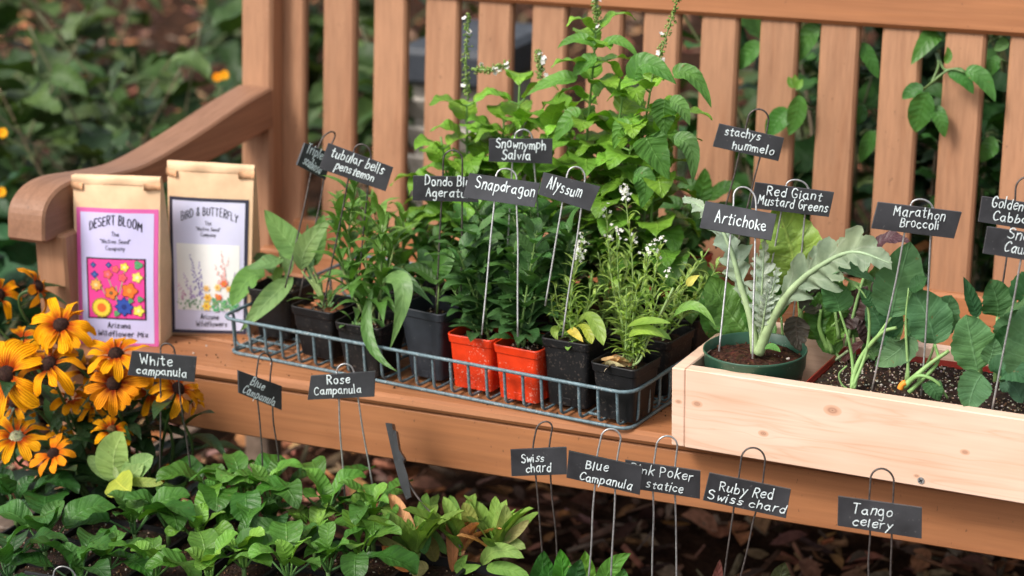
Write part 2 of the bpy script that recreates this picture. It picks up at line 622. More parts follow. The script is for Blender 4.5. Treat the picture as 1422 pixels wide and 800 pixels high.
# ================================================================ ground
def build_ground():
    mt, t, p = newmat('mulch_ground')
    n1 = noise(t, 9, 6, objvec(t), 0.65)
    n2 = noise(t, 70, 4, objvec(t), 0.7)
    c = ramp_out(t, n1, [(0.3, (0.016, 0.010, 0.007)), (0.55, (0.055, 0.026, 0.015)), (0.8, (0.11, 0.048, 0.028))])
    c = mixc(t, 0.8, c, ramp_out(t, n2, [(0.3, (0.45,) * 3), (0.7, (1.4,) * 3)]), 'MULTIPLY')
    t.links.new(c, p.inputs['Base Color'])
    p.inputs['Roughness'].default_value = 0.95
    p.inputs['Specular IOR Level'].default_value = 0.05
    bump(t, p, n2, 0.9, 0.02)
    mb = MB()
    n = 60
    xs = np.concatenate([np.linspace(-60, -5, 8), np.linspace(-4.5, 3, n), np.linspace(4, 60, 8)])
    ys = np.concatenate([np.linspace(-60, -4, 6), np.linspace(-3, 6, n), np.linspace(7, 90, 10)])
    X, Y = np.meshgrid(xs, ys, indexing='ij')
    Z = GROUND + 0.012 * np.sin(X * 5.1 + 1.3 * np.sin(Y * 3.3)) * np.cos(Y * 4.3) - 0.012
    v = np.stack([X, Y, Z], -1).reshape(-1, 3)
    ny = len(ys)
    f = [(i * ny + j, (i + 1) * ny + j, (i + 1) * ny + j + 1, i * ny + j + 1) for i in range(len(xs) - 1) for j in range(ny - 1)]
    mb.add(v, f)
    g = mb.build('ground', mt)
    tag(g, 'dark mulch covered ground under and behind the bench', 'ground', kind='structure')
    # fallen leaves and bark chips lying on it
    mb = MB()
    cols = [(0.20, 0.095, 0.057), (0.28, 0.125, 0.07), (0.13, 0.065, 0.04), (0.34, 0.16, 0.09), (0.25, 0.165, 0.115), (0.09, 0.05, 0.035), (0.42, 0.18, 0.075)]
    for i in range(7600):
        if i < 3000:
            x, y = rng.uniform(-1.9, 0.9), rng.uniform(0.25, 1.6)
        else:
            x, y = rng.uniform(-4.5, 1.6), rng.uniform(0.6, 5.5)
        L = rng.uniform(0.02, 0.075)
        a, el = rng.uniform(0, 6.28), rng.uniform(-0.35, 0.5)
        d = np.array([math.cos(a) * math.cos(el), math.sin(a) * math.cos(el), math.sin(el)])
        b = np.array([x, y, GROUND + rng.uniform(0.0, 0.03)])
        mid = b + d * L * 0.5 + UP * rng.uniform(-0.01, 0.02)
        if rng.random() < 0.55:
            leaf(mb, b, mid, b + d * L, L * rng.uniform(0.12, 0.32), 'ovate', nrm(UP + rng.normal(0, 0.4, 3)), n=5, fold=rng.uniform(-0.6, 0.9), m_=1, col=jcol(cols[rng.integers(len(cols))], 0.3))
        else:
            tube(mb, [b, b + d * L * 0.5, b + d * L], rng.uniform(0.002, 0.007), 4, jcol(cols[rng.integers(3, 6) if rng.random() < 0.5 else rng.integers(len(cols))], 0.3))
    o = mb.build('leaf_litter', M['litter'])
    tag(o, 'brown fallen leaves and bark chips scattered over the ground', 'leaf litter', kind='stuff')


build_ground()

# ================================================================ bench
TOP = 0.019                                   # seat surface
REC = math.tan(0.0973)
YB, ZT = 0.6366, 0.4407                       # top rail's front lower edge
X0, DX = -1.158, 0.0930
XL, XR = -1.305, 0.62


def back_y(z):
    return YB - (ZT - z) * REC


bench = thing('garden_bench', (-0.4, 0.3, GROUND), 'long brown stained wooden garden bench with slatted back and scroll arm, holding the plants', 'bench')


def prism_yz(mb, prof, x0, x1, bev=0.0):
    """a profile in (y, z), extruded along x, with softened rims"""
    P = np.array(prof, float)
    n = len(P)
    c = P.mean(0)
    rings = [(x0, 1 - bev), (x0 + bev * 0.06, 1.0), (x1 - bev * 0.06, 1.0), (x1, 1 - bev)] if bev else [(x0, 1.0), (x1, 1.0)]
    V = []
    for x, s in rings:
        q = c + (P - c) * s if s != 1 else P
        V += [(x, a, b) for a, b in q]
    f = [tuple(range(n))[::-1], tuple(range((len(rings) - 1) * n, len(rings) * n))]
    for k in range(len(rings) - 1):
        for i in range(n):
            j = (i + 1) % n
            f.append((k * n + i, k * n + j, (k + 1) * n + j, (k + 1) * n + i))
    mb.add(V, f)


mb = MB()
# nosing board with a rounded front
pr = [(0.006, 0.0), (0.001, 0.003), (-0.002, 0.008), (0.0, 0.0145), (0.006, 0.0185), (0.012, TOP), (0.10, TOP), (0.103, TOP - 0.003), (0.103, 0.0)]
prism_yz(mb, pr, XL + 0.0, XR)
y = 0.111
while y < 0.56:
    box(mb, (XL + 0.06, y, 0.0), (XR, min(y + 0.1, 0.592), TOP), bev=0.003)
    y += 0.108
mb.build('seat', M['wood_x'], bench, smooth=False)
mb = MB()
box(mb, (XL + 0.063, 0.0045, -0.0768), (XR, 0.027, -0.001), bev=0.002)
mb.build('apron', M['wood_x'], bench, smooth=False)
# back slats
mb = MB()
th = 0.019
SW = 0.0585


def slat(mb, x0, x1, z0, z1, off=0.0, th=th, bev=0.004):
    """upright board following the reclined back"""
    R3 = np.array([[1, 0, 0], [0, math.cos(0.0973), math.sin(0.0973)], [0, -math.sin(0.0973), math.cos(0.0973)]])
    o = np.array([0, back_y(0) + off, 0])
    box(mb, (x0, 0, z0), (x1, th, z1), bev=bev, M=(R3, o))


for i in range(-1, 17):
    slat(mb, X0 + DX * i, X0 + DX * i + SW, 0.035, ZT + 0.03, 0.004)
mb.build('backrest', M['wood_z'], bench, smooth=False)
mb = MB()
slat(mb, XL + 0.10, XR, ZT, ZT + 0.085, -0.006, 0.036, 0.006)
mb.build('top_rail', M['wood_x'], bench, smooth=False)
mb = MB()
slat(mb, XL + 0.10, XR, 0.016, 0.062, -0.012, 0.040, 0.005)
mb.build('lower_rail', M['wood_x'], bench, smooth=False)
# left rear post (px 340-382), a second batten beside it
pl = on_y(340, 60, YB - 0.03)
pr_ = on_y(382.5, 60, YB - 0.03)
mb = MB()
slat(mb, pl[0], pr_[0], -0.02, 0.62, -0.034, 0.05, 0.005)
mb.build('rear_post', M['wood_z'], bench, smooth=False)
mb = MB()
slat(mb, pl[0] + 0.004, pr_[0] - 0.004, GROUND + 0.005, -0.021, -0.030, 0.045, 0.004)
mb.build('rear_leg', M['wood_old_shaded'], bench, smooth=False)  # shade under the seat put into the leg's colour by the darker wood
for xx in (0.085,):
    mb = MB()
    slat(mb, xx, xx + 0.055, GROUND + 0.005, 0.03, 0.03, 0.05, 0.005)
    mb.build('rear_leg', M['wood_old_shaded'], bench, smooth=False)
# armrest: straight at the back, dipping to a flat front with a rounded scroll
xa0, xa1 = pl[0] - 0.006, pl[0] + 0.062
ax0, ax1 = -1.313, -1.254
z_b = 0.0


def arm_z(px, py, y):
    return on_y(px, py, y)[2]


mb = MB()
top = []
ya = back_y(0.27) - 0.035
zb_t, zb_u = on_y(379, 122, ya)[2], on_y(376, 177, ya)[2]
topP = [(ya, zb_t), (ya - 0.10, zb_t - 0.012), (ya - 0.24, zb_t - 0.034), (ya - 0.36, zb_t - 0.046), (ya - 0.44, zb_t - 0.040), (0.06, zb_t - 0.029), (0.012, zb_t - 0.034), (-0.018, zb_t - 0.056), (-0.026, zb_t - 0.098)]
botP = [(-0.022, zb_t - 0.103), (0.015, zb_t - 0.1035), (0.05, zb_t - 0.102), (0.12, zb_t - 0.094), (ya - 0.30, zb_t - 0.086), (ya - 0.16, zb_u - 0.012), (ya, zb_u)]
prof = np.concatenate([catmull(topP, 5), catmull(botP, 4)])
n = len(prof)
ext = 0.5 * (prof[:, 0] / ya)               # the arm runs very slightly inwards to the back
V = []
bv = 0.004
for s, (lo, k) in enumerate(((0, 0.0), (bv, 1), (1 - bv, 1), (1, 0.0))):
    pass
c = prof.mean(0)
xl = lambda yy: -1.311 + (pl[0] + 1.311 - 0.004) * max(0, yy) / ya
wd = 0.064
for q, ins in ((0, 0.0035), (0.0035, 0), (wd - 0.0035, 0), (wd, 0.0035)):
    t_ = np.gradient(prof, axis=0)
    nn = np.stack([-t_[:, 1], t_[:, 0]], 1)
    nn /= np.linalg.norm(nn, axis=1)[:, None] + 1e-9
    pp = prof + nn * ins * 1.0
    V += [(xl(a) + q, a2, b2) for (a, b), (a2, b2) in zip(prof, pp)]
f = [tuple(range(n)), tuple(range(3 * n, 4 * n))[::-1]]
for k in range(3):
    for i in range(n):
        j = (i + 1) % n
        f.append((k * n + i, (k + 1) * n + i, (k + 1) * n + j, k * n + j))
mb.add(V, f)
arm = mb.build('armrest', M['wood_y'], bench, smooth=False)
# front leg carrying the arm
mb = MB()
box(mb, (-1.287, 0.004, GROUND + 0.005), (-1.234, 0.062, zb_t - 0.0965), bev=0.004)
mb.build('front_leg', M['wood_z'], bench, smooth=False)
for xx in (0.53,):
    mb = MB()
    box(mb, (xx, 0.031, GROUND + 0.005), (xx + 0.055, 0.085, -0.002), bev=0.004)
    mb.build('front_leg', M['wood_z'], bench, smooth=False)
# side stretcher low between the left legs
mb = MB()
box(mb, (-1.277, 0.0625, -0.27), (-1.245, back_y(-0.25) - 0.036, -0.225), bev=0.003)
mb.build('stretcher', M['wood_old_shaded'], bench, smooth=False)

# ================================================================ pine planter box
KN = [(942, 558, 0.0034), (968, 561, 0.0050), (1060, 602, 0.0045), (1156, 570, 0.0075), (1273, 661, 0.003), (1340, 628, 0.004)]
BA = np.array([-0.298, -0.034])
BDIR = nrm(np.array([0.148, -0.052]) - BA)
BNV = np.array([-BDIR[1], BDIR[0]])           # towards the back
ZB0, ZB1 = TOP + 0.002, 0.1255


def bxy(u, v):
    return BA + BDIR * u + BNV * v


def mat_pine():
    mt, t, p = newmat('pale_pine')
    tc = nd(t, 'ShaderNodeTexCoord')
    sp = nd(t, 'ShaderNodeSeparateXYZ')
    t.links.new(tc.outputs['Object'], sp.inputs[0])
    x, y_, z = sp.outputs
    zz = z
    msk = None
    for px, py, r in KN:
        k = on_plane(px, py, np.array([*bxy(0, 0), 0.05]), np.array([-BNV[0], -BNV[1], 0]))
        ku = float(np.dot(k[:2] - BA, BDIR))
        kz = float(k[2] - ZB0)
        dx = math_(t, 'MULTIPLY', math_(t, 'SUBTRACT', x, ku), 0.6)
        dz = math_(t, 'SUBTRACT', z, kz)
        d = math_(t, 'SQRT', math_(t, 'ADD', math_(t, 'MULTIPLY', dx, dx), math_(t, 'MULTIPLY', dz, dz)))
        g = math_(t, 'POWER', 2.718, math_(t, 'MULTIPLY', math_(t, 'POWER', math_(t, 'DIVIDE', d, r * 2.6), 2), -1.0))
        sgn = math_(t, 'MULTIPLY', math_(t, 'TANH', math_(t, 'MULTIPLY', dz, 250)), r * 1.5)
        zz = math_(t, 'SUBTRACT', zz, math_(t, 'MULTIPLY', sgn, g))
        mk = math_(t, 'MAXIMUM', 0.0, math_(t, 'SUBTRACT', 1.0, math_(t, 'DIVIDE', d, r)))
        msk = mk if msk is None else math_(t, 'MAXIMUM', msk, mk)
    cb = nd(t, 'ShaderNodeCombineXYZ')
    t.links.new(math_(t, 'MULTIPLY', x, 2.2), cb.inputs[0])
    t.links.new(math_(t, 'MULTIPLY', y_, 30.0), cb.inputs[1])
    t.links.new(math_(t, 'MULTIPLY', zz, 42.0), cb.inputs[2])
    n1 = noise(t, 1.0, 3, cb.outputs[0], 0.5, 0.5)
    rings = math_(t, 'FRACT', math_(t, 'MULTIPLY', n1, 5.0))
    ln = math_(t, 'POWER', math_(t, 'SUBTRACT', 1.0, math_(t, 'ABSOLUTE', math_(t, 'SUBTRACT', math_(t, 'MULTIPLY', rings, 2.0), 1.0))), 6.0)
    fine = noise(t, 1.0, 4, objvec(t, (8, 200, 300)), 0.6)
    col = mixc(t, math_(t, 'MULTIPLY', ln, 0.5), (0.71, 0.505, 0.395), (0.56, 0.34, 0.225))
    col = mixc(t, 0.5, col, ramp_out(t, noise(t, 9, 2, objvec(t, (0.6, 1, 2.5))), [(0.35, (0.84, 0.74, 0.62)), (0.65, (1.08, 1.06, 1.05))]), 'MULTIPLY')
    col = mixc(t, 0.25, col, ramp_out(t, fine, [(0.3, (0.8,) * 3), (0.7, (1.1,) * 3)]), 'MULTIPLY')
    kc = ramp_out(t, msk, [(0.0, (0.70, 0.49, 0.38)), (0.12, (0.62, 0.39, 0.27)), (0.45, (0.56, 0.33, 0.22)), (0.62, (0.40, 0.21, 0.14)), (0.85, (0.50, 0.30, 0.20)), (1, (0.2, 0.09, 0.06))])
    col = mixc(t, math_(t, 'GREATER_THAN', msk, 0.03), col, kc)
    t.links.new(col, p.inputs['Base Color'])
    p.inputs['Roughness'].default_value = 0.6
    p.inputs['Specular IOR Level'].default_value = 0.3
    bump(t, p, fine, 0.15, 0.0006)
    return mt


M['pine'] = mat_pine()
pbox = thing('planter_box', (*bxy(0, 0), ZB0), 'new pale pine planter box with knots on the right of the bench seat', 'planter box')
pbox.rotation_euler = (0, 0, math.atan2(BDIR[1], BDIR[0]))


def child_local(name, mat, mb, parent, smooth=False):
    """mesh given in the parent's own axes"""
    o = mb.build(name, mat, None, smooth)
    o.parent = parent
    o.location = (0, 0, 0)
    return o


HB = ZB1 - ZB0
BL, BDEP = 0.74, 0.222
mb = MB()
box(mb, (0.0185, 0, 0), (BL, 0.0185, HB), bev=0.0012)
front_b = child_local('front_board', M['pine'], mb, pbox)
mb = MB()
box(mb, (0.0, 0.0004, 0), (0.018, BDEP, HB - 0.0005), bev=0.0015)
child_local('end_board', M['pine'], mb, pbox)
mb = MB()
box(mb, (BL + 0.0005, 0.0004, 0), (BL + 0.0185, BDEP, HB - 0.0005), bev=0.0015)
child_local('end_board', M['pine'], mb, pbox)
mb = MB()
box(mb, (0.0185, BDEP - 0.0185, 0.0), (BL, BDEP, HB), bev=0.0012)
child_local('back_board', M['pine'], mb, pbox)
mb = MB()
box(mb, (0.0187, 0.0187, 0.001), (BL - 0.0005, BDEP - 0.019, 0.0105))
child_local('bottom_board', M['pine'], mb, pbox)
# countersunk cross-head screw (px 1279, 667)
k = on_plane(1279, 667, np.array([*bxy(0, 0), 0.03]), np.array([-BNV[0], -BNV[1], 0]))
ku, kz = float(np.dot(k[:2] - BA, BDIR)), float(k[2] - ZB0)
mb = MB()
r_ = 0.0042
a_ = np.linspace(0, 2 * math.pi, 17)[:-1]
V = [(ku + r_ * math.cos(a), -0.0012, kz + r_ * math.sin(a)) for a in a_] + [(ku + r_ * math.cos(a), 0.0005, kz + r_ * math.sin(a)) for a in a_]
mb.add(V, [tuple(range(16))] + [(i, 16 + i, 16 + (i + 1) % 16, (i + 1) % 16) for i in range(16)])
for an in (0.6, 0.6 + math.pi / 2):
    c_, s_ = math.cos(an), math.sin(an)
    box(mb, (-0.0028, -0.0003, -0.0005), (0.0028, 0.0, 0.0005), M=(np.array([[c_, 0, -s_], [0, 1, 0], [s_, 0, c_]]), np.array([ku, -0.0014, kz])), mi=1)
scr = child_local('screw', [M['steel'], M['black']], mb, pbox)

# ================================================================ handwriting
GL = {
 'a': '5,5 3,6 1,5 0,3 1,1 3,0 5,2.4|5,6 5,2 6,0', 'b': '0,10 0,0|0,3 2,5.5 4,5 5,3 4,.7 2,0 0,1', 'c': '5,5 3,6 1,5 0,3 1,1 3,0 5,1',
 'd': '5,10 5,0|5,4 3,6 1,5 0,3 1,1 3,0 5,2', 'e': '0,3 5,3.5 4.5,5.5 2.5,6 .5,4.8 0,3 .8,1 2.8,0 5,1', 'f': '5,9.5 3.5,10 2,8.5 2,0|0,6 4,6',
 'g': '5,5 3,6 1,5 0,3 1,1.2 3,.8 5,2.5|5,6 5,-2 3.5,-4 1,-3.2', 'h': '0,10 0,0|0,3.5 2,6 4,5.5 4.5,3.5 4.5,0', 'i': '0,6 0,0|0,8.3 .3,9',
 'k': '0,10 0,0|4.5,6 0,2.8|1.3,3.6 4.8,0', 'l': '0,10 0,0', 'm': '0,6 0,0|0,4 1.5,6 3,5.5 3.3,4 3.3,0|3.3,4 5,6 6.5,5.5 7,4 7,0',
 'n': '0,6 0,0|0,4 2,6 4,5.5 4.5,4 4.5,0', 'o': '2.5,6 .5,5 0,3 .8,.8 2.5,0 4.5,1 5,3 4.3,5.2 2.5,6', 'p': '0,6 0,-4|0,4.5 2,6 4.3,5 5,3 4,.8 2,0 0,1',
 'r': '0,6 0,0|0,3.8 1.5,5.6 3.5,6', 's': '4.5,5.3 2.5,6 .7,5 1.2,3.6 3.5,2.6 4.4,1.4 3,.1 0,.5', 't': '2,9 2,1 3,0 4,.5|0,6.3 4.2,6.3',
 'u': '0,6 0,2 1,.2 2.8,.2 4.5,2|4.5,6 4.5,1 5.2,0', 'v': '0,6 2.3,0 4.6,6', 'w': '0,6 1.5,0 3.2,4.5 5,0 6.5,6', 'x': '0,6 4.5,0|4.5,6 0,0', 'y': '0,6 2.5,1.5|5,6 2.5,1 0,-4', 'z': '0,6 4.5,6 0,0 4.7,0',
 'A': '0,0 3,10 6,0|1.2,3.8 4.8,3.8', 'B': '0,10 0,0|0,10 3.5,9.6 4.5,7.8 3.2,5.6 0,5.2|0,5.2 4,5 5.4,2.8 4,.4 0,0', 'C': '6,8.5 4,10 1.5,9 0,5.5 .8,1.8 3,0 6,1.2',
 'D': '0,10 0,0|0,10 3.5,9.2 6,5.5 4.5,1.5 0,0', 'E': '5,10 0,10 0,0 5,0|0,5.2 4,5.2', 'F': '5,10 0,10 0,0|0,5.2 4,5.2', 'G': '6,8.5 4,10 1.5,9 0,5.5 .8,1.6 3,0 5.5,1 6,4 3.5,4',
 'I': '0,10 0,0', 'L': '0,10 0,0 4.8,0', 'M': '0,0 .8,10 3.7,3.5 6.6,10 7.4,0', 'N': '0,0 0,10 5.5,0 5.5,10', 'O': '3,10 .8,8.6 0,5 .8,1.4 3,0 5.5,1.4 6.2,5 5.4,8.6 3,10', 'P': '0,10 0,0|0,10 3.5,9.8 5.3,7.6 4,5.3 0,4.7',
 'R': '0,10 0,0|0,10 3.5,9.8 5.2,7.8 4,5.5 0,5|2,5 5.5,0', 'S': '5.5,8.8 3.3,10 .8,8.8 .8,6.6 3.2,5.3 5.4,3.8 5.2,1.3 3,0 0,1.2', 'T': '0,10 6.5,10|3.2,10 3.2,0', 'U': '0,10 0,2.5 1.5,.2 4,.2 5.5,2.5 5.5,10',
 'W': '0,10 2,0 4.2,7 6.4,0 8.4,10', 'Y': '0,10 3,5|6,10 3,5 2.6,0', '&': '6,0 1.4,7.4 2,9.6 3.6,9.6 4,8 .6,3.6 .6,1 2.6,0 5.6,3.6', '"': '0,10 0,7.6|1.8,10 1.8,7.6',
}


def strokes(ch):
    out = []
    for part in GL[ch].split('|'):
        P = np.array([[float(a) for a in q.split(',')] for q in part.split()])
        # break at sharp corners, smooth the rest
        cuts = [0]
        for i in range(1, len(P) - 1):
            a, b = P[i] - P[i - 1], P[i + 1] - P[i]
            cs = np.dot(a, b) / (np.linalg.norm(a) * np.linalg.norm(b) + 1e-9)
            if cs < 0.3:
                cuts.append(i)
        cuts.append(len(P) - 1)
        seq = [catmull(P[i:j + 1], 4) for i, j in zip(cuts[:-1], cuts[1:])]
        q = seq[0]
        for s in seq[1:]:
            q = np.concatenate([q, s[1:]])
        out.append(q)
    return out


def write(mb, text, to3, width, h, pen, nrm_of=None, jit=0.085, slant=0.06, gap=2.9, lift=0.0006, seed=0, col=(0.8, 0.85, 0.85)):
    """text laid along x in [0, width] (height h for capitals), to3(x, y, lift) -> point"""
    r = np.random.default_rng(abs(hash((len(text), seed))) % 1000 + sum(map(ord, text)))
    items, x = [], 0.0
    for ch in text:
        if ch == ' ':
            x += 4.5
            continue
        S = strokes(ch)
        wch = max(0.9, max(s[:, 0].max() for s in S))
        items.append((x, S))
        x += wch + gap + r.uniform(-0.3, 0.3)
    tot = max(1, x - gap)
    sx, sy = width / tot, h / 10
    k = 0
    for x0, S in items:
        a = r.normal(0, jit)
        sc = 1 + r.normal(0, jit)
        dy = r.normal(0, 5 * jit)
        for s in S:
            q = s.copy()
            q[:, 0] += q[:, 1] * (slant + a)
            X = (x0 + q[:, 0]) * sx
            Y = (q[:, 1] * sc + dy) * sy
            P = np.stack([X, Y], 1)
            keep = [0] + [i for i in range(1, len(P)) if np.linalg.norm(P[i] - P[i - 1]) > 1e-7]
            P = P[keep]
            if len(P) < 2:
                continue
            T = np.gradient(P, axis=0)
            T /= np.linalg.norm(T, axis=1)[:, None] + 1e-12
            P = np.concatenate([[P[0] - T[0] * pen * 0.4], P, [P[-1] + T[-1] * pen * 0.4]])
            T = np.concatenate([[T[0]], T, [T[-1]]])
            wv = np.full(len(P), pen / 2)
            wv *= np.interp(np.arange(len(P)), np.linspace(0, len(P), 5), r.uniform(0.68, 1.2, 5))
            wv[[0, -1]] *= 0.5
            Nn = np.stack([-T[:, 1], T[:, 0]], 1)
            V = []
            for off, lf in ((-1, 0), (0, pen * 0.18 + 0.00004 * (k % 7)), (1, 0)):
                for p_, n_, w_ in zip(P, Nn, wv):
                    e = p_ + n_ * w_ * off
                    V.append(to3(e[0], e[1], lift + lf))
            n_ = len(P)
            f = [(j * n_ + i, j * n_ + i + 1, (j + 1) * n_ + i + 1, (j + 1) * n_ + i) for j in range(2) for i in range(n_ - 1)]
            mb.add(V, f, col)
            k += 1


# ================================================================ seed bags
def seed_bag(front, back_right, hz, label, name_lines, border, pic, seed):
    """front: pixel corners TL, TR, BR, BL of the printed face, standing on the seat; back_right: pixel of the far bottom corner"""
    (tl, tr, br, bl) = front
    pb0, pb1 = on_z(*bl, TOP), on_z(*br, TOP)
    dirx = nrm(pb1 - pb0)
    back = np.array([-dirx[1], dirx[0], 0])
    dep = 0.062
    # the face leans back a little; top corners found on the leaning plane
    lean = 0.10
    nf = nrm(-back * math.cos(lean) + UP * math.sin(lean))
    pt0, pt1 = on_plane(*tl, pb0, nf), on_plane(*tr, pb0, nf)
    root = thing('seed_bag', (pb0 + pb1) / 2, label, 'seed bag', 'paper seed bags on the bench')
    H = np.linalg.norm((pt0 + pt1) / 2 - (pb0 + pb1) / 2)

    def face(s, t, lift=0.0):
        """s across 0..1, t down 0..1, on the front face; the face bellies out a little"""
        p = (pt0 * (1 - s) + pt1 * s) * (1 - t) + (pb0 * (1 - s) + pb1 * s) * t
        bel = 0.006 * math.sin(math.pi * min(1, max(0, s))) * math.sin(math.pi * min(1, max(0, t)) ** 0.8)
        cr = 0.0013 * math.sin(7 * t + 3 * s + seed) * math.sin(5 * s + 2 + seed) + 0.0024 * max(0, 1 - t * 6) * math.sin(13 * s + 22 * t + seed * 2)
        return p - (-nf) * (bel + cr + lift) if False else p + nf * (bel + cr + lift)
    mb = MB()
    ns, ntt = 13, 22
    g = np.array([[face(i / (ns - 1), j / (ntt - 1)) for j in range(ntt)] for i in range(ns)])
    # back face: full depth at the bottom, thinning to the rolled top
    def bk(s, t):
        p = (pt0 * (1 - s) + pt1 * s) * (1 - t) + (pb0 * (1 - s) + pb1 * s) * t
        d = dep * min(1, (t * 1.25) ** 0.8) + 0.008
        p = p + back * d
        p[2] = max(TOP + 0.0005, p[2] - 0.0 * d)
        if t > 0.98:
            p[2] = TOP + 0.0005
        return p
    gb = np.array([[bk(i / (ns - 1), j / (ntt - 1)) for j in range(ntt)] for i in range(ns)])
    idx = lambda a, i, j: (0 if a == 0 else ns * ntt) + i * ntt + j
    f = []
    for i in range(ns - 1):
        for j in range(ntt - 1):
            f.append((idx(0, i, j), idx(0, i, j + 1), idx(0, i + 1, j + 1), idx(0, i + 1, j)))
            f.append((idx(1, i, j), idx(1, i + 1, j), idx(1, i + 1, j + 1), idx(1, i, j + 1)))
    for i in range(ns - 1):
        f.append((idx(0, i, 0), idx(0, i + 1, 0), idx(1, i + 1, 0), idx(1, i, 0)))
        f.append((idx(0, i, ntt - 1), idx(1, i, ntt - 1), idx(1, i + 1, ntt - 1), idx(0, i + 1, ntt - 1)))
    mb.add(np.concatenate([g.reshape(-1, 3), gb.reshape(-1, 3)]), f)
    # gusset sides, creased inwards along the middle
    for i in (0, ns - 1):
        V = []
        s = -1 if i == 0 else 1
        for j in range(ntt):
            a, b = g[i, j], gb[i, j]
            t = j / (ntt - 1)
            cr = (1 - t) * 0.006 + 0.002 * math.sin(9 * t + seed)
            V += [a, a * 0.5 + b * 0.5 - dirx * s * cr, b]
        f = []
        for j in range(ntt - 1):
            for k in range(2):
                q = (j * 3 + k, j * 3 + k + 1, j * 3 + k + 4, j * 3 + k + 3)
                f.append(q if s > 0 else q[::-1])
        mb.add(V, f)
    body = mb.build('paper_body', M['kraft'], root, smooth=True)
    # folded-over top band
    mb = MB()
    V = []
    m2 = 15
    for k, (t, lf) in enumerate(((-0.004, 0.0), (-0.006, 0.0012), (0.02, 0.0018), (0.045, 0.0016), (0.052, 0.0004))):
        for i in range(m2):
            s = i / (m2 - 1)
            V.append(face(-0.004 + 1.008 * s, t + 0.003 * math.sin(6 * s + seed), lf + 0.0008 * math.sin(9 * s + seed * 2)))
    f = [(k * m2 + i, (k + 1) * m2 + i, (k + 1) * m2 + i + 1, k * m2 + i + 1) for k in range(4) for i in range(m2 - 1)]
    mb.add(V, f)
    mb.build('folded_top', M['kraft'], root)
    for s0, s1 in ((-0.012, 0.115), (0.83, 1.012)):
        mb = MB()
        V = []
        for t, lf in ((0.035, 0.0015), (0.038, 0.0035), (0.058, 0.0042), (0.074, 0.0036), (0.078, 0.001)):
            for i in range(4):
                s = s0 + (s1 - s0) * i / 3
                V.append(face(s, t + (0.01 if s0 < 0 else -0.006) * (i / 3), lf))
        f = [(k * 4 + i, (k + 1) * 4 + i, (k + 1) * 4 + i + 1, k * 4 + i + 1) for k in range(4) for i in range(3)]
        f += [(0, 4, 8, 12, 16)[::1], (3, 7, 11, 15, 19)[::-1]]
        mb.add(V, f)
        mb.build('tin_tie', M['tie'], root)

    def sheet(mb, s0, t0, s1, t1, lift, col, n1=17, n2=23):
        V = [face(s0 + (s1 - s0) * i / (n1 - 1), t0 + (t1 - t0) * j / (n2 - 1), lift) for i in range(n1) for j in range(n2)]
        mb.add(V, [(i * n2 + j, i * n2 + j + 1, (i + 1) * n2 + j + 1, (i + 1) * n2 + j) for i in range(n1 - 1) for j in range(n2 - 1)], col)
    W = np.linalg.norm(pb1 - pb0)
    L = border['rect']
    mb = MB()
    sheet(mb, *L, 0.0008, border['col'])
    b0, b1, b2, b3 = border['inner']
    sheet(mb, b0, b1, b2, b3, 0.0012, border['fill'])
    lab = mb.build('paper_label', M['print'], root)
    for q_, (txt, sc, tb, wd_, hh, pen, arc) in enumerate(name_lines):
        if q_ in (0, 1, 4):
            mb = MB()
        def to3(x, y_, lf, sc=sc, tb=tb, wd_=wd_, arc=arc):
            q = (x / W) - wd_ / 2
            a = q * 2 / wd_
            return face(sc + q + (arc * a * y_ * 6 if arc else 0), tb + (arc * a * a if arc else 0) - y_ / H, 0.0013 + lf * 0.6)
        write(mb, txt, to3, wd_ * W, hh * H, pen, jit=0.05, slant=0.05, seed=seed)
        if q_ in (0, 3, 5):
            mb.build('lettering', M['ink'], lab)
    mb = MB()
    pic(mb, face, sheet)
    mb.build('picture', M['print'], lab)
    return root


def blob(mb, face, s, t, r, lift, col, n=14, petals=0, amp=0.3, asp=0.5, rot=0.0):
    """flat printed shape: disc or petalled flower"""
    V = [face(s, t, lift)]
    for i in range(n):
        a = 2 * math.pi * i / n
        rr = r * (1 + (amp * math.cos(petals * a + rot) if petals else 0))
        V.append(face(s + rr * math.cos(a), t + rr * asp * math.sin(a), lift))
    mb.add(V, [(0, 1 + (i + 1) % n, 1 + i) for i in range(n)], col)


